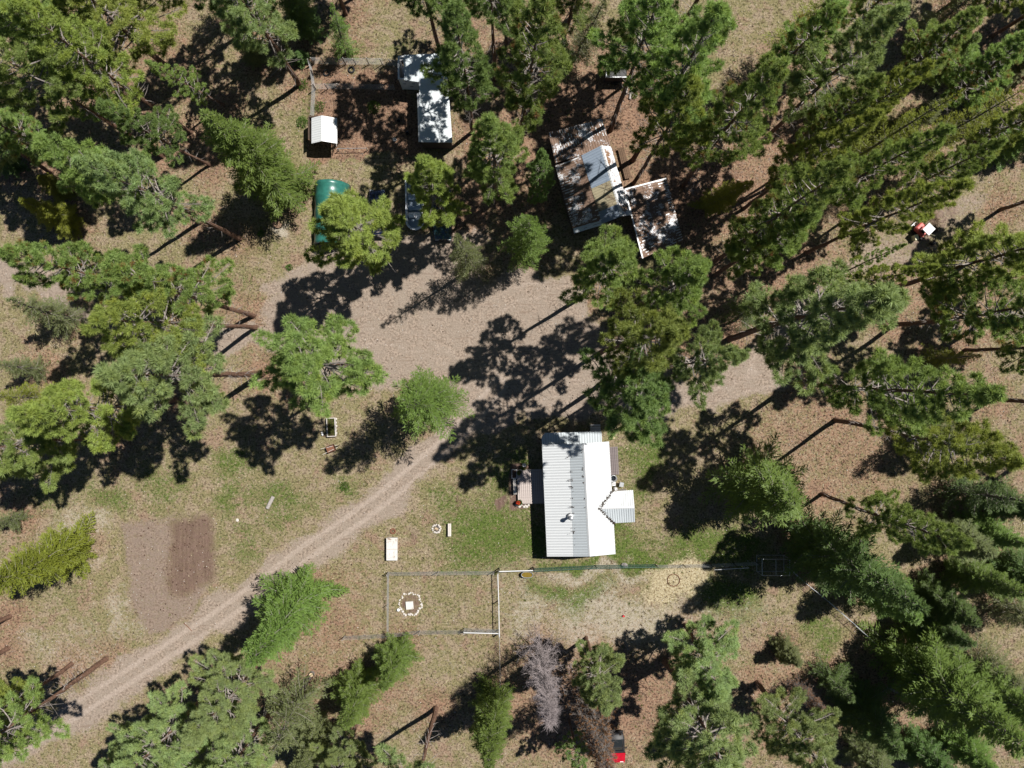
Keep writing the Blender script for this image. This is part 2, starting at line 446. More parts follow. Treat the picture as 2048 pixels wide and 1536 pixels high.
# ------------------------------------------------------------------ trees: kind, base in photo, crown tip in photo, crown radius (m), needles
T_ = [
 # upper left
 ('ph',380,265,20,0,3.4,'pine_yellow'), ('ph',325,312,-60,75,3.3,'pine_green'), ('ps',448,210,292,122,1.9,'pine_green'),
 ('pm',372,165,95,-85,4.2,'pine_yellow'), ('ph',250,192,-60,-35,3.6,'pine_green'), ('f',572,380,405,225,3.7,'fir_green'),
 ('ph',480,478,150,320,3.3,'pine_blue'), ('ph',400,445,72,286,3.2,'pine_green'), ('f',150,445,38,398,1.9,'fir_yellow'),
 ('ph',100,345,-70,240,2.9,'pine_blue'), ('f',134,388,78,352,1.3,'fir_yellow'), ('pm',600,170,385,-130,3.6,'pine_blue'),
 ('fs',690,108,664,6,1.7,'fir_green'), ('ph',692,28,560,-260,3.0,'pine_dark'), ('ph',885,118,820,-130,3.2,'pine_dark'),
 ('f',606,122,592,104,0.9,'fir_dark'), ('f',520,120,478,60,1.5,'fir_olive'), ('ph',40,250,-190,110,3.2,'pine_dark'),
 ('pm',500,60,280,-240,3.2,'pine_dark'), ('f',30,330,-30,300,1.6,'fir_dark'), ('ph',10,180,-320,10,3.4,'pine_green'), ('fs',470,30,400,-90,2.4,'fir_dark'),
 # top centre
 ('pm',945,265,905,8,3.0,'pine_dark'), ('ph',990,160,972,-130,2.8,'pine_dark'), ('pm',1042,285,1092,-5,3.4,'pine_green'),
 ('fs',1150,118,1215,-10,2.2,'fir_olive'), ('ph',1221,260,1330,-40,3.5,'pine_green'), ('ph',1266,320,1440,10,3.6,'pine_green'),
 ('ph',1268,366,1392,160,2.9,'pine_yellow'), ('pm',1366,372,1572,126,3.2,'pine_green'), ('fs',1560,132,1695,-50,3.0,'fir_yellow'),
 ('ph',1150,30,1230,-250,3.3,'pine_dark'), ('ph',1330,110,1530,-240,3.4,'pine_green'), ('fs',1110,150,1130,80,1.8,'fir_dark'),
 ('ph',1060,60,1085,-240,3.0,'pine_dark'), ('pm',760,-40,640,-400,3.2,'pine_dark'),
 # upper right
 ('pm',1527,281,1812,12,3.3,'pine_blue'), ('fs',1622,232,1700,160,1.9,'fir_olive'), ('ph',1530,380,1766,150,2.4,'pine_green'),
 ('ph',1568,346,1866,124,2.0,'pine_green'), ('pm',1488,417,1762,222,2.6,'pine_green'), ('pm',1579,436,1905,254,2.6,'pine_green'),
 ('fs',1676,338,1930,178,2.3,'fir_yellow'), ('fs',1763,338,2052,176,2.6,'fir_yellow'), ('ph',1838,246,2066,62,3.0,'pine_dark'),
 ('fs',1830,80,1962,-20,2.6,'fir_olive'), ('r',1890,122,1938,82,1.3,'needles_brown'), ('ph',1640,150,1850,-110,3.0,'pine_dark'),
 ('ph',2000,130,2260,-40,3.4,'pine_dark'), ('ph',2120,225,2430,60,3.8,'pine_dark'), ('pm',1900,10,2130,-180,3.4,'pine_dark'), ('ph',2110,20,2400,-220,3.4,'pine_dark'),
 # right
 ('pm',1422,530,1700,328,3.1,'pine_green'), ('ph',1430,550,1636,424,3.0,'pine_dark'), ('ph',1612,506,1944,364,2.7,'pine_green'),
 ('ps',1661,558,1812,488,1.3,'pine_green'), ('pl',1668,582,1878,532,1.8,'pine_green'), ('pm',1785,578,2112,482,3.9,'pine_yellow'),
 ('ph',1788,650,2150,590,3.6,'pine_dark'), ('ph',1460,678,1782,600,4.6,'pine_blue'), ('fs',1848,716,1962,712,1.8,'fir_yellow'),
 ('pm',1590,766,2000,790,3.9,'pine_green'), ('ph',1671,840,2046,926,3.5,'pine_green'), ('ph',1983,798,2400,815,3.4,'pine_dark'),
 ('pm',1644,988,1942,1092,2.9,'pine_green'), ('f',1600,1068,1856,1222,3.4,'fir_dark'), ('fw',1482,955,1592,1006,4.7,'fir_green'),
 ('f',1935,1058,2062,1092,1.9,'fir_green'), ('f',1826,1232,1952,1290,1.8,'fir_dark'), ('f',1900,1140,2056,1190,1.8,'fir_green'),
 ('fs',1468,642,1532,604,2.2,'fir_dark'), ('f',1412,412,1506,364,1.5,'fir_yellow'), ('ph',1960,650,2350,610,3.6,'pine_dark'),
 ('fs',1900,980,2090,1010,2.2,'fir_dark'), ('ph',2080,900,2500,960,3.6,'pine_dark'),
 # lower right
 ('f',1790,1300,2062,1505,3.6,'fir_green'), ('f',1856,1330,2100,1440,3.0,'fir_green'), ('fs',1905,1300,2070,1392,2.2,'fir_olive'),
 ('fs',1650,1342,1708,1402,1.8,'fir_dark'), ('f',1700,1392,1808,1512,2.5,'fir_dark'), ('r',1585,1368,1650,1424,1.6,'needles_brown'),
 ('pl',1515,1365,1700,1610,3.6,'pine_blue'), ('pl',1371,1250,1442,1394,3.6,'pine_blue'), ('pm',1330,1322,1470,1600,4.6,'pine_blue'),
 ('pm',1172,1276,1214,1422,2.8,'pine_blue'), ('d',1079,1283,1102,1452,3.1,''), ('r',1167,1362,1214,1545,3.3,'needles_brown'),
 ('ps',1138,1440,1164,1560,1.9,'pine_dark'), ('f',990,1392,974,1548,2.6,'fir_green'), ('ph',872,1416,806,1700,3.5,'pine_blue'),
 ('f',1720,1480,1800,1600,2.0,'fir_olive'), ('f',1900,1460,2010,1580,2.0,'fir_green'), ('fs',2000,1200,2130,1280,2.0,'fir_olive'),
 # bottom left and centre
 ('f',724,1352,690,1456,2.4,'fir_green'), ('f',800,1290,768,1380,2.0,'fir_green'), ('fs',620,1352,545,1508,3.0,'fir_olive'),
 ('pm',718,1440,650,1610,3.0,'pine_blue'), ('f',612,1172,498,1330,3.3,'fir_green'), ('pm',540,1292,380,1474,3.6,'pine_blue'),
 ('pm',430,1372,222,1580,4.0,'pine_blue'), ('pm',560,1402,405,1620,3.8,'pine_blue'), ('pl',335,1432,160,1605,3.0,'pine_blue'),
 ('ph',212,1318,-130,1560,3.6,'pine_green'), ('pm',143,1328,-160,1530,3.0,'pine_yellow'), ('f',162,1090,-40,1185,2.9,'fir_yellow'),
 ('ph',20,1233,-400,1400,3.2,'pine_green'), ('ph',16,1297,-380,1490,3.2,'pine_green'),
 ('pm',228,872,-110,912,4.3,'pine_green'), ('ph',525,747,212,752,4.3,'pine_blue'), ('pm',352,800,20,830,3.6,'pine_yellow'),
 ('fs',130,800,-10,792,2.0,'fir_yellow'), ('ph',512,655,190,640,3.3,'pine_yellow'), ('pm',507,632,214,530,3.2,'pine_green'),
 ('pm',360,592,4,500,2.9,'pine_green'), ('fs',150,640,14,598,2.6,'fir_olive'), ('fs',84,738,-20,728,1.8,'fir_olive'), ('fs',46,1036,-30,1050,1.4,'fir_olive'),
 # centre
 ('ph',736,730,588,722,4.2,'pine_green'), ('fw',880,798,812,812,3.6,'fir_green'), ('pm',769,516,666,416,4.1,'pine_yellow'),
 ('pm',896,446,848,318,2.9,'pine_yellow'), ('pm',991,402,980,236,3.2,'pine_green'), ('fs',942,538,915,470,2.3,'fir_olive'),
 ('fw',1052,511,1061,437,2.5,'fir_green'), ('pl',1078,404,1084,300,1.7,'pine_dark'), ('ph',1167,592,1240,504,3.2,'pine_green'),
 ('ph',1268,616,1404,540,3.0,'pine_green'), ('ph',1203,704,1350,664,3.3,'pine_cones'), ('ph',1203,767,1300,802,3.5,'pine_dark'),
 ('ph',1291,738,1462,714,2.5,'pine_blue'),
 # filling the stands at the top and on the right
 ('pm',930,70,872,-170,3.0,'pine_green'), ('pm',1012,96,1004,-130,2.8,'pine_green'), ('pm',1122,100,1176,-150,3.0,'pine_blue'), ('pm',1240,130,1330,-110,3.0,'pine_green'),
 ('pm',1760,186,1962,16,2.8,'pine_green'), ('pm',1500,205,1690,10,2.8,'pine_green'),
 ('f',1750,292,1900,196,2.2,'fir_olive'), ('f',1700,240,1830,130,2.2,'fir_green'), ('pm',1860,330,2110,210,2.8,'pine_green'), ('f',1990,300,2100,250,2.0,'fir_green'),
 ('f',1720,1150,1840,1240,2.4,'fir_green'), ('f',1850,1180,1960,1250,2.2,'fir_dark'), ('f',1640,1100,1730,1160,2.4,'fir_olive'),
 ('f',1560,1290,1600,1330,1.2,'fir_olive'), ('fs',1830,870,1990,900,2.2,'fir_olive'), ('f',1980,1000,2080,1030,1.8,'fir_dark'), ('f',1960,1360,2080,1460,2.4,'fir_green'), ('f',1830,1480,1920,1580,2.2,'fir_dark'),
 ('f',620,62,560,-40,2.2,'fir_dark'), ('pm',300,250,60,110,2.6,'pine_green'), ('pm',420,330,200,205,2.3,'pine_dark'), ('pm',180,330,-60,220,2.8,'pine_green'), ('pm',560,105,420,-110,2.8,'pine_dark'),
 ('pm',1990,560,2320,500,3.0,'pine_green'), ('pm',1930,700,2250,690,2.8,'pine_dark'), ('f',1880,1060,1990,1110,2.0,'fir_olive'), ('f',2010,1130,2130,1190,2.2,'fir_dark'),
 ('pm',1900,62,2120,-110,2.8,'pine_green'), ('pm',1985,72,2240,-90,2.8,'pine_green'), ('f',1945,185,2070,110,2.2,'fir_olive'), ('pm',2040,160,2330,20,2.8,'pine_green'), ('f',1860,142,1960,70,2.0,'fir_green'),
 ('pm',1720,420,2010,280,2.3,'pine_green'), ('f',1560,470,1640,410,2.0,'fir_green'), ('pm',2000,420,2330,300,2.8,'pine_green'),
 ('f',640,1450,590,1560,2.4,'fir_olive'), ('pl',470,1440,350,1590,3.2,'pine_blue'), ('pm',250,60,60,-150,3.6,'pine_yellow'), ('pm',160,120,-60,-30,3.4,'pine_green'),
]
def tune(t):
    kind, bx, by, tx, ty, r, mt = t
    if kind == 'ph' and bx > 1400 and by < 800: kind = 'pm'
    if kind[0] == 'p': r *= .92 if (bx > 1360 and by < 1000) else .95
    if mt == 'pine_green' and bx > 1360 and by < 1100 and (bx * 7 + by) % 3 == 0: mt = 'pine_yellow'
    if mt == 'pine_dark' and bx > 1360 and by < 1100: mt = 'pine_green'
    if kind in ('f', 'fs') and bx > 1500 and by > 900: r *= 1.35
    elif kind == 'f': r *= 1.15
    return (kind, bx, by, tx, ty, r, mt)
T_ = [tune(t) for t in T_]
TREE_BASES = [(t[1], t[2]) for t in T_ if -80 < t[1] < 2130 and -80 < t[2] < 1620]

# ------------------------------------------------------------------ where the ground is bare, green, littered (photo positions)
def vnoise(x, y, scale, seed):
    r_ = np.random.default_rng(seed)
    g = r_.random((128, 128))
    u = np.asarray(x) / scale + 500.0; v = np.asarray(y) / scale + 500.0
    i = np.floor(u).astype(int); j = np.floor(v).astype(int)
    a = u - i; b = v - j
    a = a * a * (3 - 2 * a); b = b * b * (3 - 2 * b)
    i0, i1, j0, j1 = i % 128, (i + 1) % 128, j % 128, (j + 1) % 128
    return (g[i0, j0] * (1 - a) + g[i1, j0] * a) * (1 - b) + (g[i0, j1] * (1 - a) + g[i1, j1] * a) * b

def sstep(d, lo, hi):
    t = np.clip((d - lo) / (hi - lo), 0, 1)
    return t * t * (3 - 2 * t)

def seg_dist(x, y, pts):
    best = np.full(np.shape(x), 1e9)
    for (x0, y0), (x1, y1) in zip(pts[:-1], pts[1:]):
        dx, dy = x1 - x0, y1 - y0
        t = np.clip(((x - x0) * dx + (y - y0) * dy) / (dx * dx + dy * dy), 0, 1)
        best = np.minimum(best, np.hypot(x - x0 - t * dx, y - y0 - t * dy))
    return best

def stroke(x, y, pts, r, soft):
    return 1 - sstep(seg_dist(x, y, pts), r - soft, r + soft)

def disc(x, y, cx, cy, rx, ry, soft=0.5):
    d = np.hypot((x - cx) / rx, (y - cy) / ry)
    return 1 - sstep(d, 1 - soft, 1 + soft)

def inpoly(x, y, pts, soft):
    ins = np.zeros(np.shape(x), bool)
    n = len(pts)
    for k in range(n):
        (x0, y0), (x1, y1) = pts[k], pts[(k + 1) % n]
        if y0 == y1: continue
        c = ((y0 > y) != (y1 > y)) & (x < (x1 - x0) * (y - y0) / (y1 - y0) + x0)
        ins ^= c
    d = seg_dist(x, y, pts + [pts[0]])
    sd = np.where(ins, d, -d)
    return sstep(sd, -soft, soft)

ROAD = [(-160, 1590), (40, 1492), (160, 1415), (300, 1325), (430, 1240), (520, 1175), (610, 1105), (700, 1045), (780, 985), (850, 925), (905, 880), (950, 830), (1000, 770)]
def zones(x, y):
    wob = (vnoise(x, y, 60, 3) - 0.5) * 60 + (vnoise(x, y, 20, 4) - 0.5) * 26
    xx = x + wob; yy = y + (vnoise(x, y, 55, 5) - 0.5) * 54 + (vnoise(x, y, 18, 6) - 0.5) * 24
    z = {}
    r = stroke(x + wob * 0.45, y + wob * 0.4, ROAD, 33, 19)
    yard = inpoly(xx, yy, [(560, 700), (640, 655), (740, 640), (850, 620), (930, 590), (1010, 560), (1130, 548), (1185, 590), (1200, 680), (1330, 745), (1330, 800), (1200, 830), (1080, 850), (990, 850), (930, 890), (880, 900), (880, 840), (830, 790), (740, 750), (640, 760)], 16)
    lane_e = np.maximum(stroke(xx, yy, [(1100, 800), (1300, 790), (1430, 775), (1540, 720), (1620, 640)], 34, 16),
                        stroke(xx, yy, [(1620, 640), (1680, 560), (1740, 510), (1830, 485), (1900, 430), (1960, 380)], 30, 22) * .62)
    lane_w = stroke(xx, yy, [(760, 680), (600, 690), (480, 690), (380, 700), (250, 660), (130, 590), (0, 535), (-150, 470)], 24, 14)
    park = np.maximum(inpoly(xx, yy, [(640, 520), (700, 470), (820, 470), (960, 480), (960, 590), (860, 640), (700, 660), (560, 690), (520, 650)], 22) * 0.9,
                      stroke(xx, yy, [(560, 590), (640, 530)], 24, 12) * 0.85)
    z['road'] = np.maximum.reduce([r, yard, lane_e * 0.95, lane_w, park])
    # wheel tracks on the road
    d = seg_dist(x, y, ROAD)
    trk = 0
    for ln in ([(960, 815), (925, 735), (850, 690), (740, 672), (600, 690)], [(1130, 800), (1020, 760), (960, 690), (985, 620), (1080, 575)], [(1000, 790), (900, 720), (860, 640), (830, 560)]):
        trk = np.maximum(trk, np.exp(-((seg_dist(x + wob * .3, y + wob * .3, ln) - 13) / 4.5) ** 2))
    z['rut'] = np.maximum.reduce([.55 * trk * yard, np.exp(-((d - 13) / 6.0) ** 2) * r, 0.6 * np.exp(-((seg_dist(xx, yy, [(1040, 800), (1300, 795), (1450, 775), (1560, 715)]) - 14) / 5.0) ** 2) * lane_e])
    g = np.zeros(np.shape(x))
    for cx, cy, rx, ry, a in ((985, 1060, 120, 90, .85), (1010, 960, 60, 60, .7), (900, 1010, 60, 50, .6), (1050, 1080, 50, 60, .95), (1300, 1122, 260, 20, .95),
                              (1280, 940, 50, 70, .75), (1250, 1090, 40, 40, .9), (1400, 1090, 110, 50, .85), (1490, 1100, 60, 30, 1), (1460, 930, 60, 40, .25),
                              (1130, 1195, 85, 32, .9), (1080, 1180, 40, 25, .7), (1210, 1190, 35, 20, .6), (1455, 1200, 55, 45, 1.0), (1620, 1270, 40, 40, .75), (1650, 1290, 30, 30, .7),
                              (330, 960, 60, 60, .55), (330, 1000, 40, 40, .6), (200, 1000, 60, 40, .65), (470, 920, 45, 40, .75), (470, 1000, 40, 45, .7), (480, 1090, 30, 50, .6),
                              (550, 990, 50, 40, .7), (600, 1000, 40, 40, .55), (560, 1040, 30, 30, .6), (690, 965, 25, 25, .6), (520, 1080, 40, 60, .35),
                              (600, 230, 24, 60, .5), (720, 108, 50, 16, .55), (790, 105, 40, 14, .5), (520, 470, 60, 70, .35), (490, 560, 40, 50, .45), (560, 420, 40, 40, .3),
                              (1800, 960, 60, 40, .35), (1930, 950, 60, 50, .25), (300, 1230, 30, 40, .3), (200, 1250, 40, 50, .35), (140, 1180, 40, 40, .4), (230, 1270, 40, 40, .35),
                              (880, 1190, 90, 60, .3), (700, 1130, 30, 30, .1), (500, 1110, 50, 30, .5), (330, 450, 40, 50, .3), (270, 250, 60, 60, .25), (90, 1010, 60, 40, .5),
                              (820, 1340, 60, 40, .1), (1850, 250, 70, 40, .15), (1990, 300, 80, 60, .2), (1960, 1230, 80, 50, .25), (120, 460, 60, 40, .3), (680, 45, 40, 60, .35), (780, 40, 40, 40, .3)):
        g = np.maximum(g, a * disc(xx, yy, cx, cy, rx, ry, .95))
    z['green'] = g * (1 - 0.9 * z['road'])
    n = np.zeros(np.shape(x))
    for cx, cy, rx, ry, a in ((1230, 220, 160, 130, .95), (1400, 380, 160, 130, .9), (1600, 300, 250, 200, .7), (1550, 560, 160, 130, .75), (1100, 220, 90, 120, .9), (1000, 330, 80, 150, .9),
                              (1330, 660, 170, 100, .7), (1700, 900, 220, 150, .6), (1650, 800, 140, 60, .6), (1180, 1400, 230, 150, .85), (1330, 1280, 220, 70, .45), (650, 1240, 90, 110, .6), (700, 1380, 150, 90, .6),
                              (900, 1400, 160, 70, .45), (600, 1130, 60, 30, .4), (200, 200, 200, 120, .6), (330, 130, 120, 120, .6), (90, 90, 120, 120, .5), (450, 620, 60, 40, .6), (380, 650, 100, 60, .6), (700, 200, 90, 80, .55),
                              (850, 250, 90, 90, .4), (530, 230, 60, 100, .2), (560, 800, 60, 60, .5), (470, 850, 80, 60, .3), (1750, 1380, 160, 120, .6), (1900, 1450, 150, 120, .4), (1850, 620, 140, 90, .6), (1900, 780, 120, 60, .4), (1550, 880, 120, 80, .55),
                              (50, 1150, 60, 60, .4), (560, 340, 50, 60, .25), (950, 640, 60, 40, .3), (930, 440, 40, 90, .9), (1560, 1440, 150, 100, .6), (1480, 1300, 80, 60, .3), (1370, 960, 120, 60, .25), (1480, 860, 90, 70, .3)):
        n = np.maximum(n, a * disc(xx, yy, cx, cy, rx, ry, .95))
    for kx, ky in TREE_BASES:
        d2 = ((x - kx) ** 2 + (y - ky) ** 2) / 4200.0
        n = np.maximum(n, .72 * np.exp(-d2))
    n = np.maximum(n, .95 * inpoly(xx, yy, [(632, 128), (800, 136), (840, 200), (840, 330), (640, 330), (630, 240)], 10))
    z['needle'] = n * (1 - .5 * disc(x, y, 1150, 1000, 200, 150, .5))
    z['straw'] = np.maximum(disc(xx, yy, 1365, 1170, 68, 46, .7) * 0.9, np.maximum(disc(xx, yy, 1310, 1145, 50, 16, .6) * .6, disc(xx, yy, 255, 1215, 22, 45, .7) * .0))
    t = inpoly(x + wob * .32, y + wob * .28, [(238, 1042), (428, 1030), (437, 1165), (400, 1215), (330, 1262), (282, 1262), (262, 1200)], 13)
    dark = inpoly(x + wob * .15, y + wob * .15, [(343, 1044), (428, 1033), (434, 1160), (360, 1190), (335, 1180)], 12)
    z['tilled'] = t * (0.40 + 0.48 * dark)
    z['road'] = np.maximum(z['road'], t * (1 - dark) * .72)
    z['soilp'] = np.maximum.reduce([disc(xx, yy, 1003, 1003, 12, 14, .5) * .9, disc(xx, yy, 925, 993, 12, 5, .6) * .7, disc(xx, yy, 820, 1085, 12, 22, .7) * .5,
                                    inpoly(x + wob * .1, y + wob * .1, [(1017, 926), (1060, 920), (1060, 1018), (1018, 1022)], 4) * .95,
                                    inpoly(xx, yy, [(632, 130), (800, 140), (840, 200), (840, 330), (640, 330), (630, 240)], 14) * .30,
                                    disc(x, y, 821, 1208, 21, 21, .15) * .6, stroke(xx, yy, [(560, 1150), (470, 1215), (350, 1300)], 10, 8) * .15,
                                    disc(xx, yy, 1850, 460, 60, 40, .6) * .5, disc(xx, yy, 1905, 420, 30, 30, .6) * .5])
    z['pale'] = np.maximum.reduce([disc(xx, yy, 150, 1075, 60, 50, .7) * .6, disc(xx, yy, 250, 1215, 30, 66, .9) * .5, disc(xx, yy, 1250, 1235, 190, 60, .8) * .6, disc(xx, yy, 1200, 1150, 130, 16, .8) * .6, disc(xx, yy, 1500, 1240, 120, 60, .8) * .3, disc(xx, yy, 900, 1230, 90, 40, .8) * .25, disc(xx, yy, 100, 1300, 80, 40, .8) * .4, disc(xx, yy, 170, 1290, 90, 60, .7) * .35, disc(xx, yy, 1120, 1260, 110, 45, .7) * .4,
                                   disc(xx, yy, 1000, 1200, 40, 90, .7) * .3, disc(xx, yy, 880, 1330, 120, 50, .7) * .25, disc(xx, yy, 560, 450, 25, 15, .6) * .8, disc(xx, yy, 790, 1300, 120, 60, .7) * .2, disc(xx, yy, 1040, 1225, 30, 60, .7) * .5])
    return z

def ground_material():
    m, nt, N, L, P = nodes('ground')
    tc = N.new('ShaderNodeTexCoord').outputs['Object']
    za = N.new('ShaderNodeAttribute'); za.attribute_name = 'zone_a'
    zb = N.new('ShaderNodeAttribute'); zb.attribute_name = 'zone_b'
    sa = N.new('ShaderNodeSeparateColor'); L.new(za.outputs['Color'], sa.inputs[0])
    sb = N.new('ShaderNodeSeparateColor'); L.new(zb.outputs['Color'], sb.inputs[0])
    fine = nnoise(nt, tc, 7.0, 5, 0.75)
    grit = nnoise(nt, tc, 26.0, 3, 0.7)
    mid = nnoise(nt, tc, 1.6, 6, 0.7)
    big = nnoise(nt, tc, 0.22, 5, 0.6)
    mp = N.new('ShaderNodeMapping'); L.new(tc, mp.inputs[0]); mp.inputs['Rotation'].default_value = (0, 0, -math.radians(36)); mp.inputs['Scale'].default_value = (0.25, 2.4, 1)
    streak = nnoise(nt, mp.outputs[0], 1.6, 5, 0.65)
    mpv = N.new('ShaderNodeMapping'); L.new(tc, mpv.inputs[0]); mpv.inputs['Scale'].default_value = (3.2, 0.18, 1)
    rows = nnoise(nt, mpv.outputs[0], 1.5, 4, 0.6)
    lump = nnoise(nt, tc, 3.4, 4, 0.7)
    br = nmath(nt, 'ADD', nmath(nt, 'MULTIPLY', nmath(nt, 'SUBTRACT', mid, 0.5), 1.1), nmath(nt, 'ADD', nmath(nt, 'MULTIPLY', nmath(nt, 'SUBTRACT', lump, 0.5), 1.1), nmath(nt, 'MULTIPLY', nmath(nt, 'SUBTRACT', fine, 0.5), 1.3)))
    def msk(a, lo=0.26, hi=0.80, k=1.0):
        g = nstep(nt, a, 0.02, 0.25)
        return nmath(nt, 'MULTIPLY', nstep(nt, nmath(nt, 'ADD', a, nmath(nt, 'MULTIPLY', br, k)), lo, hi), g)
    def two(a, b, f, lo=0.35, hi=0.65):
        return nmix(nt, nstep(nt, f, lo, hi), a, b)
    q = lambda k, c: tuple(k * x for x in c)
    def ramp(k, d, m, l):
        """dark gaps, body colour, pale tips"""
        return nmix(nt, nstep(nt, fleck, .57, .66), two(q(k, d), q(k, m), speck, .40, .50), q(k, l))
    fleck = nnoise(nt, tc, 5.6, 2.5, 0.6)
    mo = N.new('ShaderNodeMapping'); L.new(tc, mo.inputs[0]); mo.inputs['Location'].default_value = (31, 17, 5)
    speck = nnoise(nt, mo.outputs[0], 4.6, 2.5, 0.6)
    patch = nnoise(nt, tc, 0.75, 7, 0.72)
    patch2 = nnoise(nt, tc, 0.38, 6, 0.68)
    dryA = ramp(.67, (0.155, 0.118, 0.080), (0.315, 0.250, 0.170), (0.45, 0.375, 0.265))
    dryB = ramp(.66, (0.115, 0.108, 0.050), (0.245, 0.215, 0.110), (0.385, 0.33, 0.20))
    dryC = ramp(.64, (0.145, 0.096, 0.068), (0.315, 0.222, 0.155), (0.43, 0.325, 0.24))
    dry = two(two(dryA, dryB, patch, 0.43, 0.53), dryC, patch2, .54, .64)
    needle = two(ramp(.66, (0.125, 0.072, 0.050), (0.315, 0.195, 0.130), (0.44, 0.30, 0.21)), ramp(.66, (0.10, 0.060, 0.043), (0.25, 0.158, 0.108), (0.37, 0.26, 0.185)), patch, .45, .58)
    green = two(ramp(.72, (0.050, 0.080, 0.016), (0.096, 0.138, 0.030), (0.185, 0.200, 0.075)), ramp(.68, (0.080, 0.085, 0.030), (0.160, 0.160, 0.066), (0.27, 0.24, 0.14)), patch, .50, .62)
    pale = two(q(.62, (0.32, 0.27, 0.205)), q(.62, (0.58, 0.53, 0.44)), grit, .4, .6)
    straw = ramp(.62, (0.30, 0.23, 0.13), (0.50, 0.43, 0.28), (0.70, 0.63, 0.45))
    soil = two(two(q(.66, (0.120, 0.074, 0.060)), q(.66, (0.225, 0.150, 0.122)), rows), q(.66, (0.180, 0.120, 0.096)), fine)
    road = two(two(q(.74, (0.200, 0.158, 0.126)), q(.74, (0.36, 0.288, 0.232)), speck, .40, .58), two(q(.74, (0.250, 0.202, 0.162)), q(.74, (0.335, 0.277, 0.228)), fine), patch, .42, .58)
    road = two(road, q(.74, (0.235, 0.178, 0.140)), streak, .55, .68)
    rut = two(q(.74, (0.35, 0.285, 0.240)), q(.74, (0.46, 0.385, 0.33)), lump)
    c = nmix(nt, msk(sa.outputs[2]), dry, needle)
    c = nmix(nt, msk(sa.outputs[1]), c, green)
    c = nmix(nt, msk(sb.outputs[2]), c, pale)
    c = nmix(nt, msk(za.outputs['Alpha'], k=0.8), c, straw)
    c = nmix(nt, msk(sa.outputs[0], k=0.95), c, road)
    c = nmix(nt, nmath(nt, 'MULTIPLY', msk(sb.outputs[1], k=0.7), 0.6), c, rut)
    c = nmix(nt, msk(zb.outputs['Alpha'], k=0.8), c, soil)
    c = nmix(nt, nmath(nt, 'MULTIPLY', sb.outputs[0], nmath(nt, 'MULTIPLY_ADD', br, .5, 1.0), 0.0, True), c, soil)
    # scattered pale chips and dark specks
    vor = N.new('ShaderNodeTexVoronoi'); vor.inputs['Scale'].default_value = 5.5; L.new(tc, vor.inputs['Vector'])
    chip = nmath(nt, 'MULTIPLY', nmath(nt, 'LESS_THAN', vor.outputs['Distance'], 0.12), nmath(nt, 'GREATER_THAN', nnoise(nt, tc, 2.3, 2), 0.56))
    c = nmix(nt, nmath(nt, 'MULTIPLY', chip, 0.5), c, (0.44, 0.40, 0.35))
    c = nmix(nt, nstep(nt, nnoise(nt, tc, 11.0, 2, 0.5), 0.66, 0.74), c, (0.10, 0.072, 0.045))
    L.new(c, P.inputs['Base Color'])
    P.inputs['Roughness'].default_value = 0.95
    P.inputs['Specular IOR Level'].default_value = 0.08
    b = N.new('ShaderNodeBump'); b.inputs['Strength'].default_value = 0.9; b.inputs['Distance'].default_value = 0.07
    L.new(nmath(nt, 'ADD', nmath(nt, 'ADD', fine, nmath(nt, 'MULTIPLY', mid, 1.5)), nmath(nt, 'MULTIPLY', grit, 0.5)), b.inputs['Height'])
    L.new(b.outputs[0], P.inputs['Normal'])
ground_material()

# ------------------------------------------------------------------ ground sheet, road, lawn, tilled plot
def axis(half, step, far):
    a = np.arange(0, half + 1e-6, step)
    out = [half]
    d = step
    while out[-1] < far:
        d *= 1.5
        out.append(out[-1] + d)
    a = np.concatenate([a, np.array(out[1:])])
    return np.concatenate([-a[:0:-1], a])

def grid_mesh(name, X, Y, keep=None, z=0.0):
    nx, ny = len(X), len(Y)
    gx, gy = np.meshgrid(X, Y, indexing='ij')
    px, py = gx / K + CX, CY - gy / K
    zn = zones(px, py)
    idx = np.arange(nx * ny).reshape(nx, ny)
    q = np.stack([idx[:-1, :-1], idx[1:, :-1], idx[1:, 1:], idx[:-1, 1:]], -1).reshape(-1, 4)
    if keep is not None:
        k = keep(zn)
        kc = (k[:-1, :-1] + k[1:, :-1] + k[1:, 1:] + k[:-1, 1:]).reshape(-1) / 4
        q = q[kc > 0.5]
        q = q[np.abs(gx.reshape(-1)[q[:, 0]]) < 70]
    used, inv = np.unique(q, return_inverse=True)
    q = inv.reshape(-1, 4)
    co = np.stack([gx.reshape(-1)[used], gy.reshape(-1)[used], np.full(len(used), z)], -1)
    me = bpy.data.meshes.new(name)
    me.vertices.add(len(co)); me.vertices.foreach_set('co', co.reshape(-1))
    me.loops.add(len(q) * 4); me.loops.foreach_set('vertex_index', q.reshape(-1))
    me.polygons.add(len(q)); me.polygons.foreach_set('loop_start', np.arange(0, len(q) * 4, 4))
    me.update(calc_edges=True)
    A = np.stack([zn['road'], zn['green'], zn['needle'], zn['straw']], -1).reshape(-1, 4)[used]
    B = np.stack([zn['tilled'], zn['rut'], zn['pale'], zn['soilp']], -1).reshape(-1, 4)[used]
    for nm, D in (('zone_a', A), ('zone_b', B)):
        at = me.attributes.new(nm, 'FLOAT_COLOR', 'POINT')
        at.data.foreach_set('color', D.astype(np.float32).reshape(-1))
    me.materials.append(MAT['ground'])
    return me

